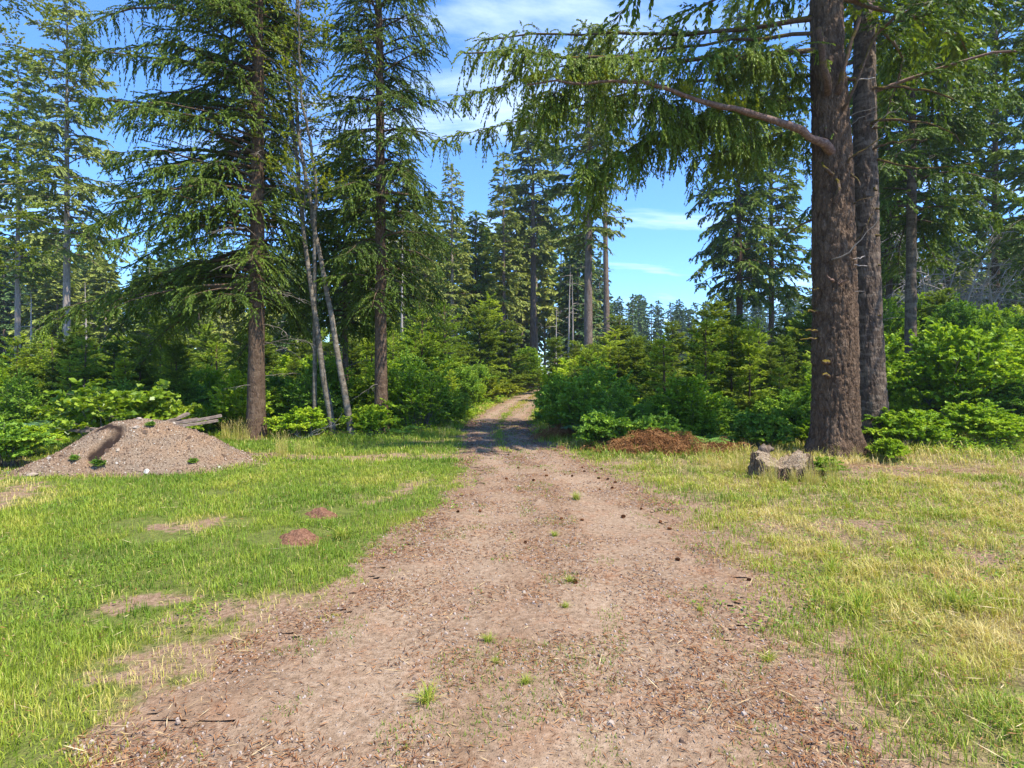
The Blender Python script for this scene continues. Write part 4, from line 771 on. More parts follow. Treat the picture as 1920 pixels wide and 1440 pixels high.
# weeds on the mound and molehills in the lawn
weed = Kind('weed', 'weed', fern(91, 9, .22, 'bush_dark', .7, .4)[1:]+shrub(92, .16, .16, 'bush_dark', 16, (.035, .016), 3)[1:])
for (x_, y_, Y_, s, lb) in ((282, 806, 9.8, .55, 'small dark weed just below the top of the gravel mound'), (362, 861, 9.3, .5, 'small weed low on the right face of the gravel mound'),
                            (140, 873, 9.1, .55, 'grassy weed on the left shoulder of the gravel mound'), 
                            (185, 880, 9.05, .7, 'leafy weed at the front foot of the gravel mound below the notch')):
    p = onm(x_, y_, Y_); weed.put(p[0], p[1], x_, s*.7, lb, dz=p[2]-gz(p[0], p[1]))
for (x_, y_, s, lb) in ((602, 967, .15, 'dark earth molehill farther from the road edge on the left lawn'), (563, 1012, .2, 'reddish earth molehill nearer the road edge on the left lawn')):
    X_, Y_ = gp(x_, y_); G = Geo(); n = 30; u = np.linspace(0, 1, n); v = np.arange(40)*2*math.pi/40; U, V = np.meshgrid(u, v, indexing='ij'); rr = s*U*(1+.25*np.sin(V*2+s*20)+.12*np.sin(V*5)); xx = rr*np.cos(V)*1.3; yy = rr*np.sin(V)
    zz = .085*(1-U**2)**1.3+(fbm(np.stack([xx.ravel(), yy.ravel()], -1)*22, 5, 3).reshape(U.shape)-.5)*.05*(1-U*.4)-.012*U; ii = np.arange(n*40).reshape(n, 40); a = ii[:-1]; b = ii[1:]
    G.add(np.stack([xx, yy, zz], -1), np.stack([a, b, np.roll(b, -1, 1), np.roll(a, -1, 1)], -1).reshape(-1, 4), .4, 0, True)
    if 'mole' not in M:
        m, t, o = mat('fresh_earth'); vv = N(t, 'ShaderNodeTexCoord').outputs['Object']; n_ = noise(t, vv, 40, 5, .7); bsdf(t, o, ramp(t, n_, [(.3, (.07, .03, .018)), (.55, (.2, .1, .06)), (.75, (.33, .19, .12))]), .95, .1, n_, 1, .02); M['mole'] = m
    tag(link('molehill', G.mesh('molehill', [M['mole']]), None, (X_, Y_, gz(X_, Y_))), lb, 'molehill')

# ---------------------------------------------------------------- old stump
def stump():
    g = np.random.default_rng(95); G = Geo(); zz = np.linspace(-.1, 1, 40); th = np.arange(120)*2*math.pi/120; Z, T = np.meshgrid(zz, th, indexing='ij')
    # hollow rotten stump: wall height differs round the rim, front wall sunken
    lob = .27*np.exp(-((np.angle(np.exp(1j*(T-2.6))))/.95)**2)*.84+.22*np.exp(-((np.angle(np.exp(1j*(T-.3))))/.85)**2)+.2; rimh = lob+.10*(fbm(np.stack([np.cos(T)*2, np.sin(T)*2], -1).reshape(-1, 2)*3, 96, 3).reshape(T.shape)-.5)
    rimh = rimh+.05*(vn(np.stack([np.cos(T)*9, np.sin(T)*9], -1).reshape(-1, 2), 94).reshape(T.shape)-.5); R0 = .33+.04*np.cos(2*T); z = Z*rimh; P = np.stack([np.cos(T)*3, np.sin(T)*3, z*.6], -1).reshape(-1, 3); f = (fbm(P*3, 97, 4)-.5).reshape(T.shape); fine = (fbm(P*np.array([13, 13, 1.6]), 98, 3)-.5).reshape(T.shape)
    r = R0*(1+.12*(1-Z)**3)+f*.16+fine*.15; V = np.stack([np.cos(T)*r*1.05, np.sin(T)*r*.8, z], -1); ii = np.arange(V[:, :, 0].size).reshape(T.shape); a = ii[:-1]; b = ii[1:]
    G.add(V, np.stack([a, np.roll(a, -1, 1), np.roll(b, -1, 1), b], -1).reshape(-1, 4), (.5-np.clip(-fine*4, 0, .5)).ravel(), 0, True)
    K = 12; u = np.linspace(0, 1, K)[:, None]; rt = r[-1][None]*(1-u*.98); tx = np.cos(T[:1])*rt*1.05; ty = np.sin(T[:1])*rt*.8; tz = z[-1][None]*(1-u)+.12*u+.06*np.sin(u*3.14)+(fbm(np.stack([tx, ty], -1).reshape(-1, 2)*14, 99, 3).reshape(tx.shape)-.5)*.09*np.clip(u*5, 0, 1)
    ii = np.arange(tx.size).reshape(tx.shape); a = ii[:-1]; b = ii[1:]; G.add(np.stack([tx, ty, tz], -1), np.stack([a, np.roll(a, -1, 1), np.roll(b, -1, 1), b], -1).reshape(-1, 4), .55, 1, True)
    ns = 260; ta = g.uniform(0, 6.283, ns); ri = np.interp(ta, th, rimh[-1]); r_ = np.interp(ta, th, r[len(zz)//2]); u = np.linspace(-.05, 1, 6)[None]; hh = ri*g.uniform(.7, 1.12, ns)
    SP = np.stack([(np.cos(ta)*(r_+g.uniform(-.01, .02, ns))*1.05)[:, None]*(1.05-.06*u), (np.sin(ta)*(r_+g.uniform(-.01, .02, ns))*.8)[:, None]*(1.05-.06*u), hh[:, None]*u], -1); SP += g.normal(0, .006, SP.shape)
    for q_ in range(3): k_ = np.arange(ns) % 3 == q_; tubes(G, SP[k_], np.repeat([[.016, .018, .016, .014, .01, .004]], k_.sum(), 0)*g.uniform(.5, 1.2, (k_.sum(), 1)), 4, 0, (.3, .5, .18)[q_], False)
    m = bark_mat('weathered_stump_wood', (.04, .022, .011), (.24, .16, .095), (.5, .37, .24), 2.6, moss=.16, mosscol=(.1, .1, .04), bd=.02); top = bark_mat('rotten_stump_top', (.11, .07, .045), (.33, .24, .155), (.56, .46, .34), 2.5, stretch=1, bd=.03)
    e = thing('tree_stump', (*STUMP, gz(*STUMP)-.02), 'weathered grey hollow tree stump in tall grass left of the massive fir trunk', 'tree stump', [('wood', G.mesh('wood', [m, top]))])
stump()
# knob of a second, lower rotten log behind it
G = Geo(); P = curve3([(-.2, .05, .05), (-.15, 0, .34), (-.06, 0, .47), (.05, -.02, .45)], 16); tubes(G, P[None], np.array([.13, .13, .12, .12, .11, .11, .1, .1, .09, .09, .09, .08, .08, .07, .05, .02])[None]*(1+np.random.default_rng(4).normal(0, .14, 16))[None], 16, 0)
tag(link('rotten_log', G.mesh('rotten_log', [M['bark_grey']]), None, (STUMP[0]-.02, STUMP[1]+.36, gz(*STUMP)-.05)), 'dark knobbly rotten log poking up behind the hollow stump', 'log')

# ---------------------------------------------------------------- old boards and poles behind the mound
def board(name, p0, p1, wd, th_, mt_, label, cat='board', group=None):
    p0 = np.array(p0); p1 = np.array(p1); d = nrm((p1-p0)[None])[0]; s = nrm(np.cross(d, UP)[None])[0]; up_ = np.cross(s, d); g = np.random.default_rng(int(abs(p0[0]*1e3))); K = 14; t = np.linspace(0, 1, K)[:, None]
    c = p0+(p1-p0)*t+up_*np.sin(t*3.1)*-.02; ring = []
    for sx_, sz_ in ((-1, -1), (-.96, 1), (.96, 1), (1, -1)): ring.append(c+s*wd*.5*sx_*(1+g.normal(0, .02, (K, 1)))+up_*th_*.5*sz_*(1+g.normal(0, .06, (K, 1))))
    V = np.stack(ring, 1); ii = np.arange(K*4).reshape(K, 4); a = ii[:-1]; b = ii[1:]; G = Geo(); org = (p0+p1)/2
    G.add(V.reshape(-1, 3)-org, np.concatenate([np.stack([a, np.roll(a, -1, 1), np.roll(b, -1, 1), b], -1).reshape(-1, 4), [[3, 2, 1, 0]], [[K*4-4, K*4-3, K*4-2, K*4-1]]]), .5, 0)
    tag(link(name, G.mesh(name, [mt_]), None, org), label, cat, group)
wood = bark_mat('weathered_board', (.06, .043, .034), (.2, .15, .12), (.36, .29, .235), 1.5, stretch=1, bd=.006)
m = wood
board('board', px(308, 795, 11.6), px(415, 779, 12.2), .16, .05, wood, 'long grey weathered board, uppermost of those behind the gravel mound')
board('board', px(312, 800, 11.4), px(408, 788, 12.0), .14, .045, wood, 'grey board lying just under the longest weathered board')
board('board', px(306, 792, 12.0), px(352, 775, 12.5), .13, .045, wood, 'dark board end jutting up behind the longest weathered board')
board('board', px(300, 789, 12.1), px(370, 785, 12.6), .12, .04, wood, 'grey board half buried behind the crest of the gravel mound')
board('board', px(150, 801, 11.8), px(215, 806, 11.6), .08, .05, wood, 'pale plank lying in weeds at the left end of the gravel mound')
board('board', px(128, 804, 11.9), px(165, 808, 11.6), .08, .05, wood, 'short pale plank in weeds left of the longer plank')

# ---------------------------------------------------------------- pine cones on the road
def cone_mesh():
    G = Geo(); n = 90; k = np.arange(n); u = (k+.5)/n; a = k*2.39996; z = (u-.5)*.07; r = .017*np.sqrt(np.clip(1-(2*u-1)**2*.9, .05, 1)); c = np.stack([z, r*np.cos(a), r*np.sin(a)+.015], -1)
    d = nrm(np.stack([np.full(n, .8), np.cos(a), np.sin(a)], -1)); s = nrm(np.cross(d, np.stack([np.zeros(n), np.cos(a), np.sin(a)], -1)))
    V = np.stack([c-s*.006, c+d*.012-s*.008, c+d*.012+s*.008, c+s*.006], 1); G.quads(V, .25)
    tubes(G, np.array([[[-.036, 0, .015], [-.02, 0, .015], [0, 0, .015], [.02, 0, .015], [.036, 0, .015]]]), np.array([[.004, .013, .015, .012, .003]]), 8, 0, .1); return G.mesh('pine_cone', [M['litter']])
cm = cone_mesh(); cg = np.random.default_rng(12)
CN = [(1092, 878), (1058, 872), (1070, 885), (1118, 884), (1127, 879), (1095, 885), (1022, 885), (1010, 878), (1025, 897), (1059, 892), (1073, 895), (1122, 898), (1153, 907), (1148, 918), (1125, 920), (1168, 972), (1202, 958), (1252, 961), (1168, 971), (1052, 977), (1092, 978), (1238, 982), (1342, 992), (1140, 900), (972, 880), (885, 834), (953, 852), (922, 847), (1078, 1100), (1404, 1088), (1270, 1056), (1256, 992), (859, 962), (900, 961), (985, 1022), (950, 900), (1000, 905)]
src = None
for x_, y_ in CN:
    X_, Y_ = gp(x_, y_)
    o = bpy.data.objects.new('pine_cone', cm) if src is None else src.copy(); C.objects.link(o); o.location = (X_, Y_, float(surf(X_, Y_)[0])+.004); o.rotation_euler.z = cg.uniform(0, 6.28); q = cg.uniform(.42, .68); o.scale = (q, q, q)
    src = src or tag(o, 'small dark brown cone lying on the dirt road', 'cone', 'cones scattered on the dirt road')

# ---------------------------------------------------------------- small plants in the open
tuft = Kind('grass_tuft', 'grass tuft', None)
def tuft_parts(seed, n, h, w_, tints, seedheads=0, lean=.5):
    g = np.random.default_rng(seed); G = Geo(); az = g.uniform(0, 6.283, n); hh = h*g.uniform(.5, 1.15, n); K = 6; u = np.linspace(0, 1, K)[None]; ln = g.uniform(.05, lean, n)
    r = ln[:, None]*hh[:, None]*u**1.8; P = np.stack([r*np.cos(az)[:, None], r*np.sin(az)[:, None], hh[:, None]*(u-.25*(ln[:, None])*u**3)], -1); P[:, :, :2] += g.normal(0, .02+h*.05, (n, 1, 2))
    s = np.stack([-np.sin(az), np.cos(az), az*0], -1); tt = g.uniform(*tints, n)
    for k in range(K-1):
        a = (1-u[0, k]**2)*w_*.5; b = (1-u[0, k+1]**2)*w_*.5+.0006; G.quads(np.stack([P[:, k]-s*a, P[:, k]+s*a, P[:, k+1]+s*b, P[:, k+1]-s*b], 1), tt)
    if seedheads:
        e = P[:seedheads, -1]; d = nrm(P[:seedheads, -1]-P[:seedheads, -2]); k = np.repeat(np.arange(seedheads), 14); off = g.uniform(-.10, .02, len(k))[:, None]*d[k]
        blades(G, e[k]+off, nrm(d[k]+rnd3(g, len(k), .3)), .022, .005, g, g.uniform(.8, 1, len(k)))
    return [('blades', G.mesh('blades', [M['grass']]))]
tuft.parts = tuft_parts(1, 95, .12, .0045, (.3, .8), 0, 1.8)
for x_, y_, s, lb in ((1610, 1150, 1.5, 'spiky green grass tuft on the right verge, largest of the low tufts'), (1080, 940, 1.0, 'green grass tuft near the middle of the road, farthest up'),
                    (1560, 1075, 1.2, 'yellow green grass tuft in the right verge behind the spiky one'), (1800, 1140, 1.4, 'grass tuft near the right edge, in line with the spiky one'), (1040, 1008, .55, 'small bushy green tuft in the middle of the dirt road'), (1068, 1098, .5, 'small green tuft in the middle of the road, nearer than the bushy one'),
                    (1060, 1145, .4, 'tiny green sprig near the middle of the road'), (915, 1210, .5, 'thin green weed in the near middle of the road'), (800, 1325, .75, 'low sprawling green tuft at the near middle of the road'), (640, 1010, 1.3, 'tall grass tuft beside the reddish molehill'), (930, 1252, .35, 'tiny sprig beside the thin green weed'), (1312, 1148, .35, 'tiny tuft on the right part of the road'), (1440, 1240, .6, 'green tuft where the road meets the right verge'), (985, 1290, .45, 'short tuft left of centre at the bottom of the road')):
    X_, Y_ = gp(x_, y_); tuft.put(X_, Y_, x_, s, lb, dz=float(surf(X_, Y_)[0])-gz(X_, Y_)-.004)
tall = Kind('tall_grass', 'grass', tuft_parts(2, 34, .62, .0055, (.55, .95), 16, .45))
g = np.random.default_rng(31)
for k in range(118):
    if k < 26: X_, Y_ = STUMP[0]+g.uniform(-.9, .8), STUMP[1]+g.uniform(-.3, 1.4)
    elif k < 34: X_, Y_ = BX+g.uniform(-.9, 1.3), BY-.62+g.uniform(-.2, .2)
    elif k < 84: X_, Y_ = g.uniform(8.4, 13.5), g.uniform(11.5, 13.7)
    elif k < 92: X_, Y_ = g.uniform(-4.7, -3.9), g.uniform(10.6, 11.6)
    elif k < 100: X_, Y_ = g.uniform(-7, -5.6), g.uniform(13.4, 14.0)
    else: X_, Y_ = STUMP[0]+g.uniform(-.7, .7), STUMP[1]+g.uniform(-.75, -.3)
    if np.hypot(X_-STUMP[0], Y_-STUMP[1]) < .5 and Y_ > STUMP[1]-.35: Y_ = STUMP[1]-.5
    lab = ('tall straw grass with seed heads around the hollow stump' if k < 26 else 'shorter straw grass in front of the hollow stump' if k >= 100 else 'tall straw grass at the foot of the massive fir trunk' if k < 34 else 'tall straw grass at the shaded right edge of the clearing' if k < 84 else 'tall straw grass at the right end of the gravel mound' if k < 92 else 'tall straw grass at the foot of the dark fir by the mound')
    tall.put(X_, Y_, g.uniform(0, 6), g.uniform(.55, 1.05)*(.72 if k < 26 else .42 if k >= 100 else .5 if k < 34 else .9), lab, lab.replace('straw grass', 'grasses'))

# ---------------------------------------------------------------- dead brown ferns heaped at the edge of the brush
def dead_heap(seed, n, rx, ry, h):
    g = np.random.default_rng(seed); Cn = Geo(); K = 7; u = np.linspace(0, 1, K)[None]; b = np.stack([g.normal(0, rx*.45, n), g.normal(0, ry*.45, n), np.zeros(n)], -1); b[:, 2] = h*np.exp(-((b[:, 0]/rx)**2+(b[:, 1]/ry)**2)*2)*g.uniform(.5, 1.1, n)
    az = g.uniform(0, 6.283, n); L_ = g.uniform(.25, .6, n); P = b[:, None].repeat(K, 1); P[:, :, 0] += (L_*np.cos(az))[:, None]*u; P[:, :, 1] += (L_*np.sin(az))[:, None]*u; P[:, :, 2] += .1*np.sin(u*3)*g.uniform(.2, 1.6, n)[:, None]-(b[:, 2]*.9)[:, None]*u**1.6; P[:, :, 2] = np.maximum(P[:, :, 2], .01); P[:, 1:] += g.normal(0, .012, (n, K-1, 3))
    tubes(Cn, P, np.repeat([np.linspace(.005, .0015, K)], n, 0), 3, 0, .6)
    foliate(Cn, P, g, 24, .08, (.13, .04), (50, 85), .3, 30, .035, .007, .3, g.uniform(.35, .95, n), .5, flat=1)
    return [('fronds', Cn.mesh('fronds', [M['dead_fern']]))]
X_, Y_ = at(1230, 11.75); thing('dead_fern', (X_, Y_, gz(X_, Y_)), 'large heap of dead brown fern fronds at the foot of the right brush', 'dead fern', dead_heap(101, 330, 1.25, .5, .45))
X_, Y_ = at(1045, 14.0); thing('dead_fern', (X_, Y_, gz(X_, Y_)), 'small clump of dead brown fern beside the wheel track', 'dead fern', dead_heap(102, 70, .35, .25, .35))
X_, Y_ = at(1345, 11.9); thing('dead_fern', (X_, Y_, gz(X_, Y_)), 'thin scatter of dead brown fern right of the large brown heap', 'dead fern', dead_heap(103, 90, .55, .3, .2))
X_, Y_ = at(20, 13.2); thing('dead_fern', (X_, Y_, gz(X_, Y_)), 'dead reddish brown fern left of the gravel mound at the picture edge', 'dead fern', dead_heap(104, 80, .7, .3, .22))
# dead branches lying in front of the alders
def dead_branch(seed, n, Lr, spread, r0=.012):
    g = np.random.default_rng(seed); W = Geo(); K = 7; u = np.linspace(0, 1, K)[None]; az = g.uniform(-.6, 3.7, n); L_ = Lr*g.uniform(.5, 1.1, n); el = g.uniform(.05, .9, n)*spread
    P = np.stack([(L_*np.cos(az)*np.cos(el))[:, None]*u, (L_*np.sin(az)*.5)[:, None]*u, (L_*np.sin(el))[:, None]*u+.03], -1); P[:, 1:] += np.cumsum(g.normal(0, .03*Lr, (n, K-1, 3)), 1); P[:, :, 2] = np.maximum(P[:, :, 2], .02)
    tubes(W, P, np.repeat([np.linspace(r0, r0*.3, K)], n, 0), 5, 0); m_ = n*6; idx = np.repeat(np.arange(n), 6); t = g.uniform(.25, .95, m_); p, tg = ipoly(P, idx, t); d = nrm(tg+rnd3(g, m_, .6)+UP*.2); ln = g.uniform(.15, .45, m_)*Lr
    Q = p[:, None]+d[:, None]*(ln[:, None, None]*np.linspace(0, 1, 4)[None, :, None]); Q[:, 1:] += g.normal(0, .02*Lr, (m_, 3, 3)); tubes(W, Q, np.repeat([np.linspace(r0*.5, r0*.15, 4)], m_, 0), 4, 0)
    return W.mesh('dead_branch', [M['twig_pale']])
X_, Y_ = at(565, 13.7); tag(link('dead_branch', dead_branch(111, 5, .9, .8), None, (X_, Y_, gz(X_, Y_))), 'pale forked dead branch lying in grass before the left alder stem', 'branch')
# ---------------------------------------------------------------- bleached dead shrub and snags
def dead_shrub(seed, n, H, spread):
    g = np.random.default_rng(seed); W = Geo(); K = 9; u = np.linspace(0, 1, K)[None]; bx = g.normal(0, spread*.35, n); az = g.uniform(0, 6.28, n); L_ = H*g.uniform(.55, 1.05, n); ln = g.uniform(.1, .6, n)*spread
    P = np.zeros((n, K, 3)); P[:, :, 0] = bx[:, None]+(ln*np.cos(az))[:, None]*u**2.2; P[:, :, 1] = g.normal(0, .4, n)[:, None]+(ln*np.sin(az))[:, None]*u**2.2; P[:, :, 2] = L_[:, None]*u; P[:, 1:] += np.cumsum(g.normal(0, .05, (n, K-1, 3)), 1)
    tubes(W, P, np.repeat([np.linspace(.06, .02, K)], n, 0), 6, 0)
    lv = P
    for dpt, (cnt, lf, rr) in enumerate(((7, .36, .026), (5, .45, .016), (3, .5, .010))):
        idx = np.repeat(np.arange(len(lv)), cnt); t = g.uniform(.35 if dpt == 0 else .15, .97, len(idx)); p, tg = ipoly(lv, idx, t); Ls = plen(lv)[idx]*lf*g.uniform(.5, 1.1, len(idx)); d = nrm(tg*.7+rnd3(g, len(idx), .65)); dn = -.15*dpt; Kq = 6; uq = np.linspace(0, 1, Kq)[None, :, None]
        Q = p[:, None]+d[:, None]*(Ls[:, None, None]*uq)+UP*(Ls[:, None, None]*(dn-.2)*uq**2); Q[:, 1:] += np.cumsum(g.normal(0, .03, (len(idx), Kq-1, 3)), 1); tubes(W, Q, np.repeat([np.linspace(rr, rr*.4, Kq)], len(idx), 0), 4, 0); lv = Q
    return W.mesh('dead_shrub', [M['twig_pale']])
X_, Y_ = at(1800, 27); tag(link('dead_shrub', dead_shrub(121, 12, 8.6, 3.8), None, (X_, Y_, gz(X_, Y_))), 'tangled bleached dead shrub rising above the bright brush on the right', 'dead shrub')
X_, Y_ = at(1735, 28); tag(link('dead_shrub', dead_shrub(122, 6, 7.2, 1.8), None, (X_, Y_, gz(X_, Y_))), 'thinner bleached dead stems right of the slender grey fir trunk', 'dead shrub')
def snag(seed, H, r):
    g = np.random.default_rng(seed); G = Geo(); trunk_line(G, H, r, (g.normal(0, .2), 0), 7, 0, None, seed); n = 9; z = g.uniform(H*.3, H, n); P = limb_curves(g, z, g.uniform(0, 6.28, n), g.uniform(.3, 1.4, n), g.uniform(-.1, .3, n), g.uniform(.1, .4, n), 5, r*.4, .15); tubes(G, P, np.repeat([np.linspace(.025, .008, 5)], n, 0), 4, 0); return G.mesh('snag', [M['twig_pale']])
for i, (x_, Y_, H_, r_, lb) in enumerate(((1066, 52, 11.5, .12, 'thin bleached snag just left of the stout open fir'), (1074, 54, 11, .1, 'bleached snag touching the stout open fir on its left'), (1042, 56, 8.5, .1, 'short bleached snag midway between the bare-trunked fir and the stout fir'), (957, 48, 6.6, .13, 'short broken pale snag left of the tall bare-trunked fir'), (553, 36, 7.5, .12, 'pale snag seen between the dark fir and the leaning alders'), (753, 44, 13, .13, 'tall whitish bare snag close right of the slim dark fir'), (58, 44, 8, .12, 'pale snag between the two trunks at the left edge'), (163, 46, 9, .1, 'thin pale snag right of the sunlit fir at left'))):
    X_, Y2 = at(x_, Y_); tag(link('snag', snag(130+i, H_, r_), None, (X_, Y2, gz(X_, Y2))), lb, 'dead tree')
# ---------------------------------------------------------------- understorey
g = np.random.default_rng(777)
YF = [Kind('young_fir', 'young tree', young_fir(201, 3.0, 1.05)), Kind('young_fir', 'young tree', young_fir(202, 3.0, 1.25)), Kind('young_fir', 'young tree', young_fir(203, 3.0, .9)), Kind('young_fir', 'young tree', young_fir(204, 3.0, 1.1, 'fir_mid', 1.3)), Kind('young_fir', 'young tree', young_fir(205, 3.0, 1.3, 'fir_dark', 1.1))]
SH = [Kind('shrub', 'shrub', shrub(211, 2, 1.15)), Kind('shrub', 'shrub', shrub(212, 2, 1.4, 'bush', 70)), Kind('shrub', 'shrub', shrub(213, 2, 1.2, 'bush_dark', 65)), Kind('shrub', 'shrub', shrub(214, 2, 1.3, 'bush', 60, (.08, .045))), Kind('shrub', 'shrub', shrub(215, 2, 1.5, 'bush_dark', 70, (.07, .05)))]
BR = [Kind('bramble', 'bramble', shrub(221, .9, 1.0, 'bush_dark', 60, (.055, .042), 1.6, 1.2)), Kind('bramble', 'bramble', shrub(222, .9, 1.1, 'bush', 60, (.05, .04), 1.6, 1.2))]
FE = [Kind('fern', 'fern', fern(231, 14, 1.0)), Kind('fern', 'fern', fern(232, 18, 1.0)), Kind('fern', 'fern', fern(233, 16, 1.0, 'fern_blue'))]
SHT = [Kind('shrub', 'shrub', shrub(251, 4.4, 2.4, 'bush', 150, (.085, .05), .8)), Kind('shrub', 'shrub', shrub(252, 4.4, 2.1, 'bush_dark', 140, (.08, .05), .8)), Kind('shrub', 'shrub', shrub(253, 4.4, 2.6, 'bush', 150, (.075, .045), .8))]
def tall_one(k, h, base):
    if k in SH and h > 2.9: return SHT[SH.index(k) % 3], 4.4
    return k, base
def top_h(y, Y): return EYE-(y-HOR)/F*Y
def pf(kind, x, Y, ytop, base, label, group=None, wide=1.0):
    X_, Y_ = at(x, Y); kind, base = tall_one(kind, top_h(ytop, Y), base); s = top_h(ytop, Y)/base; return kind.put(X_, Y_, g.uniform(0, 6.28), (s*wide, s*wide, s), label, group)
# single young firs and shrubs
for k, x_, Y_, yt, lb, wd in ((0, 1322, 15.6, 600, 'bright young fir with a spiky top in the brush between road and massive trunk', .82), (2, 1245, 16.4, 632, 'open pale young fir left of the spiky topped one', 1.0), (2, 1405, 16, 612, 'slim pale young fir right of the spiky topped one', .8),
                          (3, 1190, 21, 640, 'dense young fir at the left of the three pale young firs', 1.0), (1, 1100, 19, 655, 'young fir growing out of the dark brush before the stout open fir', .8), (3, 1370, 22, 620, 'dark young fir between the spiky topped and slim young firs', .9), (4, 1470, 19, 640, 'dark young fir left of the massive trunk', .9),
                          (0, 1460, 15, 690, 'low bright young fir beside the massive trunk', .8), (4, 330, 15.6, 655, 'dark young fir with a bare stem behind the weathered boards', .95), (3, 262, 17, 640, 'green young fir with a thin dark stem behind the broad-leaved bush', 1.1), (4, 215, 19, 648, 'dense dark young fir left of the thin stemmed one', 1.1),
                          (0, 100, 20, 640, 'young fir below the sunlit fir trunk at left', 1.0), (1, 30, 18, 635, 'young fir at the left edge of the picture', 1.0), (3, 150, 25, 622, 'young fir standing before the sunlit bare trunk', 1.1), (1, 790, 24, 585, 'bright young fir right of the slim dark fir', 1.0), (0, 835, 26, 570, 'tall bright young fir left of the road bend', .9),
                          (3, 900, 36, 580, 'young fir above the yellow green bush at the bend', 1.0), (2, 915, 42, 560, 'paler young fir behind the bush at the bend', 1.0), (3, 955, 42, 610, 'bushy young fir between the bend and the bare-trunked fir', 1.1), (4, 1040, 33, 640, 'dark young fir hiding the foot of the bare-trunked fir', 1.1), (3, 1080, 30, 645, 'young fir crowding the foot of the stout open fir', 1.0),
                          (1, 1150, 34, 625, 'young fir right of the pole-like trunk', 1.2), (3, 1160, 44, 600, 'green young fir under the far treeline near the pole-like trunk', 1.2), (4, 1690, 19, 690, 'low dark young fir at the foot of the slender grey trunk', .8)):
    pf(YF[k], x_, Y_, yt, 3.0, lb, None, wd)
bl_ = Kind('broad_leaved_bush', 'bush', shrub(241, 1.5, 1.3, 'bigleaf', 40, (.115, .085), .55, .9))
X_, Y_ = at(215, 12.6); bl_.put(X_, Y_, .4, (1.25, .9, .95), 'bright bush with big rounded leaves behind the top of the gravel mound'); X_, Y_ = at(300, 12.9); bl_.put(X_, Y_, 2.4, (.8, .7, .75), 'smaller big-leaved bush between the gravel mound and the weathered boards')
yb = Kind('yellow_bush', 'bush', shrub(242, 1.2, 1.5, 'bush_yel', 70, (.085, .05), 1.0, .8))
for x_, Y_, s, lb in ((902, 31, (1.2, 1.2, 1.15), 'bright yellow green bush at the left bend of the road'), (938, 37, (1.1, 1.1, .95), 'yellow green bush farther along the left side of the bend'), (1030, 56, (1.6, 1.2, 1.2), 'distant yellow green bush where the road disappears')):
    X_, Y2 = at(x_, Y_); yb.put(X_, Y2, x_, s, lb)
X_, Y_ = at(1150, 13.6); FE[2].put(X_, Y_, .5, 1.3, 'large bluish green fern leaning out of the brush above the dead brown heap')
X_, Y_ = at(1185, 13.4); FE[2].put(X_, Y_, 2.5, 1.0, 'smaller bluish fern right of the large bluish one'); X_, Y_ = at(40, 14.2); FE[2].put(X_, Y_, 1.5, 1.1, 'bluish green fern at the left edge behind the mound')
for x_, Y_, yt, k, lb, wd in ((1052, 15.0, 712, 2, 'dark leafy shrub at the corner where the road bends out of sight', .85), (1085, 14.3, 705, 4, 'dark shrub at the front of the brush right of the wheel tracks', 1.0), (1125, 15.8, 690, 2, 'tall dark shrub behind the bluish fern', 1.0), (1040, 18.5, 700, 0, 'shrub leaning over the right wheel track at the bend', .8), (1250, 14.2, 745, 4, 'dark shrub above the heap of dead fern', 1.2), (1350, 14.2, 750, 2, 'dark shrub right of the heap of dead fern', 1.2),
                    (1690, 15.5, 735, 0, 'green shrub right of the grey twin trunk', 1.0), (1905, 14.5, 705, 4, 'dark green shrub at the right edge of the picture', 1.3), (1790, 21, 575, 1, 'big bright shrub mound right of the slender grey trunk', .75), (1870, 22, 585, 0, 'big bright shrub under the thin dark trunked fir', .8), (1660, 24, 575, 3, 'bright shrub seen between the twin trunks and the slender grey one', .7), (1740, 25, 565, 0, 'tallest bright shrub below the bleached dead stems', .7), (1925, 20, 600, 1, 'bright shrub at the right edge above the dark one', .8), (1600, 25, 580, 0, 'shrub hidden mostly behind the massive trunk', .7),
                    (860, 19.5, 735, 2, 'dark shrub at the left edge of the road before the bend', .9), (825, 17.5, 720, 4, 'shrub between the slim dark fir and the road', 1.0), (770, 16.5, 735, 2, 'low dark shrub right of the slim dark fir trunk', 1.1), (985, 50, 655, 0, 'shrub at the foot of the tall bare-trunked fir', 1.0)):
    pf(SH[k], x_, Y_, yt, 2.0, lb, None, wd)
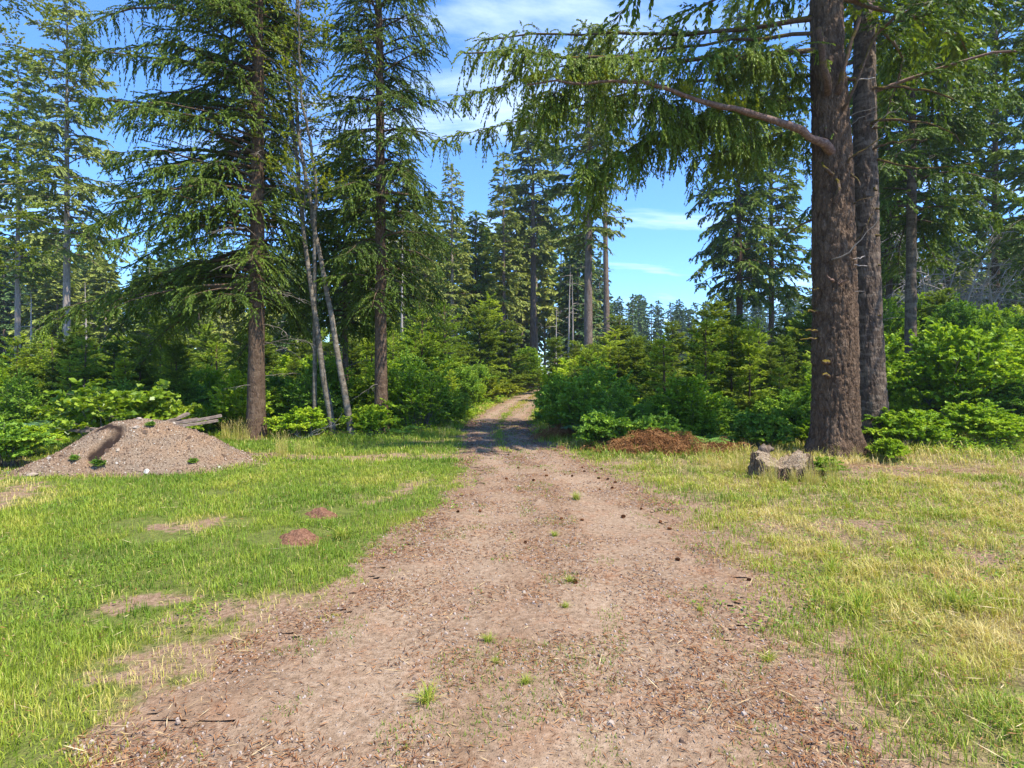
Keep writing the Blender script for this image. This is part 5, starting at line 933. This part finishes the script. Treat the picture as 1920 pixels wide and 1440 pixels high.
# fill: repeats nothing tells apart, grouped by where they stand
used = []
def free(x, y, r):
    for a, b, c in used:
        if (a-x)**2+(b-y)**2 < (r+c)**2: return False
    used.append((x, y, r)); return True
TR = [at(480, 14.2), at(715, 15.1), at(626, 15.5), at(660, 15.8), (BX, BY), (at(1631, 12.4)), at(1706, 21)]
def okp(x, y, m):
    q = 960+x/y*F
    if y < 21.3 and 1655 < q < 1750 and y > 13: return False
    if y < 15.4 and (585 < q < 690 or y < 13.6 and 1585 < q < 1675 or 700 < q < 735 or 455 < q < 510): return False
    if inside(np.array([x]), np.array([y]), CLEAR)[0] or dist_poly(np.array([x]), np.array([y]), CLEAR)[0] < m: return False
    a, b = road_x(y); 
    if y < 62 and a-m < x < b+(m if y < 21 else max(m, 1.7)): return False
    return all(np.hypot(x-p, y-q) > .55 for p, q in TR)
LM = [(-9999, 'the left edge'), (125, 'the sunlit bare fir trunk'), (265, 'the gravel mound'), (480, 'the dark near fir'), (643, 'the leaning alders'), (715, 'the slim dark fir'), (880, 'the road bend'),
      (1000, 'the bare-trunked fir'), (1103, 'the stout open fir'), (1215, 'the open pale young fir'), (1322, 'the spiky young fir'), (1465, 'the hollow stump'), (1567, 'the massive trunk'), (1706, 'the slender grey trunk'), (1800, 'the bleached dead shrub'), (1867, 'the thin dark-trunked fir'), (9999, 'the right edge')]
ORD = ['', 'second ', 'third ', 'fourth ', 'fifth ', 'sixth ', 'seventh ', 'eighth ', 'ninth ', 'tenth ', 'eleventh ', 'twelfth ', 'thirteenth ', 'fourteenth ', 'fifteenth ', 'sixteenth ', 'seventeenth ', 'eighteenth ', 'nineteenth ', 'twentieth ']
MADE = []; POOL = {}
ORD += ['twenty-'+q for q in ('first ', 'second ', 'third ', 'fourth ', 'fifth ', 'sixth ', 'seventh ', 'eighth ', 'ninth ')]+['thirtieth ']+['thirty-'+q for q in ('first ', 'second ', 'third ', 'fourth ', 'fifth ', 'sixth ', 'seventh ', 'eighth ', 'ninth ')]
def relabel(noun, how):
    bins = {}
    for o_, x_, Y_ in MADE:
        if x_ < -15: b_ = ('beyond the left edge of the picture',)
        elif x_ > 1935: b_ = ('beyond the right edge of the picture',)
        else:
            i = max(q for q in range(len(LM)) if LM[q][0] <= x_); b_ = ('between '+LM[i][1]+' and '+LM[i+1][1].replace('the ', '', 1),) if i else ('left of '+LM[1][1],)
            if i == len(LM)-2: b_ = ('right of '+LM[i][1],)
        bins.setdefault(b_[0], []).append((Y_ if how == 'near' else x_, o_))
    for b_, l in bins.items():
        l.sort(key=lambda q: q[0])
        for i, (_, o_) in enumerate(l):
            if i < len(ORD): o_['label'] = (ORD[i]+'nearest '+noun if how == 'near' else (ORD[i] or 'first ')+noun+' from left')+' '+b_
            if len(o_['label'].split()) > 16: print('LONG', o_['label'])
    MADE.clear()
def fill(kinds, n, xr, Yr, ytop, base, r, label, group, m=.6, wd=(.8, 1.15), pw=1.0):
    c = 0
    for _ in range(n*14):
        if c >= n: break
        Y_ = Yr[0]+(Yr[1]-Yr[0])*g.random()**pw; x_ = g.uniform(*xr); X_ = at(x_, Y_)[0]
        yt = np.interp(x_, *ytop[0])+g.normal(0, ytop[1]); h = top_h(yt, Y_)*g.uniform(.72, 1.05); h = max(h, base*.35)
        d = dist_poly(np.array([X_]), np.array([Y_]), CLEAR)[0]; h = min(h, .5+d*.85+.6*g.random())
        if not okp(X_, Y_, m) or not free(X_, Y_, r*(h/base)**.7): continue
        kk, bs_ = tall_one(kinds[g.integers(len(kinds))], h, base); s = h/bs_; w_ = s*g.uniform(*wd) if s > .5 else s*1.2; MADE.append((kk.put(X_, Y_, g.uniform(0, 6.28), (w_, w_, s), label, group), x_, Y_)); c += 1
    POOL.setdefault(label.split(' in the ')[0].split(' at the ')[0], []).extend(MADE); MADE.clear()
TL = ([-200, 200, 500, 720, 860, 950], [640, 640, 640, 615, 605, 640]); TRt = ([980, 1100, 1250, 1400, 1560, 1700, 1920, 2100], [665, 650, 630, 600, 575, 570, 570, 570])
fill(YF, 62, (-180, 860), (15.5, 36), (TL, 18), 3.0, .62, 'young fir in the thicket behind the left lawn', 'young firs in the left thicket', .9)
fill(YF, 40, (700, 1150), (26, 58), (([700, 1150], [600, 625]), 16), 3.0, .8, 'young fir in the thicket around the far road bend', 'young firs around the far bend', 1.0)
fill(YF, 46, (1060, 1560), (16, 46), (TRt, 16), 3.0, .75, 'young fir in the thicket under the far treeline', 'young firs in the right centre thicket', .9)
fill(YF, 14, (1640, 2080), (16, 40), (TRt, 12), 3.0, .8, 'young fir in the brush behind the twin trunks', 'young firs in the right brush', 1.0)
fill(SH, 95, (-180, 880), (15.2, 40), (([-200, 500, 720, 880], [700, 690, 665, 660]), 22), 2.0, .55, 'leafy shrub in the thicket behind the left lawn', 'shrubs in the left thicket', .6, pw=1.4)
fill(SH, 45, (700, 1150), (24, 60), (([700, 1150], [650, 665]), 16), 2.0, .7, 'leafy shrub in the thicket around the far road bend', 'shrubs around the far bend', .6)
fill(SH, 70, (1000, 1560), (13.5, 40), (([1000, 1130, 1190, 1460, 1560], [705, 700, 745, 745, 690]), 16), 2.0, .55, 'leafy shrub in the thicket right of the road', 'shrubs right of the road', .5, pw=1.4)
fill([SH[0], SH[1], SH[3]], 44, (1560, 2120), (15, 34), (([1560, 1700, 1920], [640, 615, 600]), 22), 2.0, .6, 'bright leafy shrub in the brush behind the twin trunks', 'shrubs in the right brush', .6, pw=1.2)
used.clear()
fill(BR, 55, (-180, 890), (13.8, 22), (([-200, 900], [765, 770]), 8), .9, .6, 'low leafy bramble at the edge of the left lawn', 'brambles along the left lawn', .15, pw=2)
fill(BR, 50, (990, 2100), (11.9, 22), (([990, 2100], [765, 770]), 8), .9, .6, 'low leafy bramble at the edge of the right verge', 'brambles along the right verge', .15, pw=2)
fill(FE[:2], 60, (-180, 890), (14.2, 24), (([-200, 900], [760, 765]), 8), .75, .45, 'green bracken fern at the edge of the left thicket', 'ferns in the left thicket', .25, pw=1.6)
fill(FE[:2], 70, (1200, 2100), (12.2, 24), (([1200, 2100], [755, 745]), 8), .75, .42, 'green bracken fern in the sunny strip behind the right verge', 'ferns behind the right verge', .25, pw=1.5)
X_, Y_ = BX+.55, BY-.75; BR[1].put(X_, Y_, 1, (.62, .32, .42), 'low bramble with small leaves at the foot of the massive fir trunk'); BR[1].put(STUMP[0]+.75, STUMP[1]+.2, 3, (.35, .3, .3), 'small bramble just right of the hollow stump')
BR[0].put(*at(-5, 9.6), 3, (.75, .75, .8), 'leafy bramble at the left edge beside the gravel mound'); BR[1].put(*at(40, 10.9), 2, (.7, .6, .6), 'bramble behind the left end of the gravel mound')
for k_, v_ in POOL.items():
    MADE.extend(v_); relabel(k_, 'near')
# ground cover under the brush: too small and many to count
def undergrowth():
    g = np.random.default_rng(301); G = Geo()
    for (y0, y1, n, l, hh) in ((11, 17, 90000, .055, .34), (17, 28, 70000, .09, .5), (28, 62, 60000, .2, .8)):
        y = g.uniform(y0, y1, n); x = g.uniform(-1, 1, n)*(y*1.0+3); cl = inside(x, y, CLEAR); d = dist_poly(x, y, CLEAR); a, b = road_x(y); k = (~cl | (d < .35)) & ~((x > a-.2) & (x < b+.2)); 
        for p, q in TR: k &= np.hypot(x-p, y-q) > .38
        x, y, d, cl = x[k], y[k], d[k], cl[k]; P = np.stack([x, y], -1); hm = hh*np.clip(.25+np.where(cl, -d, d)*.8, .1, 1)*(.4+1.2*fbm(P*1.2, 302, 3)); k = g.random(len(x)) < np.clip(.6+np.where(cl, -d, d), .12, 1); x, y, hm, P = x[k], y[k], hm[k], P[k]
        z = ground(x, y)+hm*g.random(len(x))**.6; az = g.uniform(0, 6.283, len(x)); dr = nrm(np.stack([np.cos(az), np.sin(az), g.normal(.1, .35, len(x))], -1))
        blades(G, np.stack([x, y, z], -1), dr, l*g.uniform(.6, 1.5, len(x)), l*.55, g, np.clip(.18+.5*(fbm(P*.8, 303, 3)-.2)+g.normal(0, .13, len(x)), 0, 1), 0, .8)
    tag(link('undergrowth', G.mesh('undergrowth', [M['bush']])), 'low leafy ground cover under the brush on both sides of the road', 'undergrowth', kind='stuff')
undergrowth()

# ---------------------------------------------------------------- forest behind
def ftree(seed, H, R_, lm, bm, zb=.18, n=70, **k):
    kw = dict(per_m=2.6, fpm=7.5, fl=.5, fw=.15, hang=.3, fh=.3, bl=(1.2, .4), dead=0, limb_sides=3, sides=7, prof=.7, up=(0, .3), droop=(.15, .5)); kw.update(k)
    T = conifer(seed, H, H*zb, R_, n, lm, bm, H*.0105, **kw); return [T[0], T[2]]
FT = [Kind('fir_tree', 'tree', ftree(401, 20, 3.0, 'fir_far', 'bark_mid')), Kind('fir_tree', 'tree', ftree(402, 20, 2.6, 'fir_pale', 'bark_pale', .35)), Kind('fir_tree', 'tree', ftree(403, 20, 3.3, 'fir_far', 'bark_mid', .12, 80)), Kind('fir_tree', 'tree', ftree(404, 20, 2.5, 'fir_mid', 'bark_pale', .42, 60, dead=10)), Kind('fir_tree', 'tree', ftree(405, 20, 2.9, 'fir_pale', 'bark_mid', .25, 75)), Kind('fir_tree', 'tree', ftree(406, 20, 3.2, 'fir_dark', 'bark_dark', .2, 75))]
fkw = dict(per_m=2.4, fpm=6, fl=.62, fw=.22, stick=.03, up=(-.15, .15))
FF = [Kind('fir_tree', 'tree', ftree(411+i, 26, r_, 'fir_far', 'bark_mid', .06, n_, prof=p_, **fkw)) for i, (r_, n_, p_) in enumerate(((3.4, 84, 1.1), (2.8, 84, .95), (3.8, 90, 1.25), (3.0, 84, .9)))]
def forest(kinds, n, xr, Yr, yt, sd_, base, label, group, sep=2.0, order=1.0):
    pts = []; c = 0
    for _ in range(n*20):
        if c >= n: break
        Y_ = g.uniform(*Yr); x_ = g.uniform(*xr); X_ = at(x_, Y_)[0]
        if any((X_-p)**2+(Y_-q)**2 < sep*sep for p, q in pts): continue
        pts.append((X_, Y_)); h = top_h(np.interp(x_, *yt)+g.normal(0, sd_), Y_); s = max(.35, h/base); w_ = s**.6*g.uniform(.85, 1.2); MADE.append((kinds[g.integers(len(kinds))].put(X_, Y_, g.uniform(0, 6.28), (w_, w_, s), label, group), x_, Y_)); c += 1
    relabel({'firs of the wood behind the left thicket': 'pale wood fir', 'firs of the wood behind the far bend': 'mid wood fir', 'firs of the wood on the right': 'shaded wood fir', 'firs of the distant treeline': 'low treeline fir'}.get(group, 'deep wood fir'), 'x')
forest(FT[:5], 58, (-220, 720), (52, 100), ([-200, 60, 200, 330, 560, 720], [420, 445, 495, 500, 470, 440]), 26, 20, 'fir in the pale sunlit wood far behind the left thicket', 'firs of the wood behind the left thicket', 2.6)
forest(FT[:5], 30, (700, 1130), (62, 110), ([700, 840, 870, 900, 1000, 1130], [420, 455, 480, 440, 400, 470]), 22, 20, 'fir in the wood behind the far bend of the road', 'firs of the wood behind the far bend', 2.6)
forest([FT[1], FT[3], FT[5], FT[0]], 24, (1640, 2100), (48, 95), ([1640, 1700, 1740, 1850, 2000], [360, 430, 490, 470, 380]), 30, 20, 'fir in the wood behind the bleached dead shrub', 'firs of the wood on the right', 3.0)
forest(FF, 110, (1120, 1720), (120, 210), ([1120, 1200, 1260, 1400, 1500, 1720], [568, 562, 580, 564, 558, 540]), 9, 26, 'distant dark fir in the low treeline below the open sky', 'firs of the distant treeline', 3.0)
forest(FF, 70, (-300, 1150), (110, 190), ([-300, 1150], [500, 520]), 22, 26, 'distant dark fir deep in the wood left of the road', 'distant firs left of the road', 3.5)
forest(FF, 26, (1700, 2200), (110, 180), ([1700, 2200], [520, 500]), 22, 26, 'distant dark fir deep in the wood on the right', 'distant firs on the right', 3.5)

# ---------------------------------------------------------------- air
def haze(d):
    G = Geo(); v = [(sx_*330, y_, z_) for z_ in (-1.5, 42) for y_ in (-14, 330) for sx_ in (-1, 1)]
    G.add(v, [[0, 2, 3, 1], [4, 5, 7, 6], [0, 1, 5, 4], [2, 6, 7, 3], [0, 4, 6, 2], [1, 3, 7, 5]], 0)
    m, t, o = mat('air'); p = N(t, 'ShaderNodeVolumePrincipled'); p.inputs['Density'].default_value = d; p.inputs['Color'].default_value = (.75, .87, 1, 1); p.inputs['Anisotropy'].default_value = .3
    t.links.new(p.outputs[0], o.inputs['Volume']); tag(link('haze', G.mesh('haze', [m])), 'faint bluish haze between the near trees and the distant treeline', 'haze', kind='stuff')
haze(.00042)
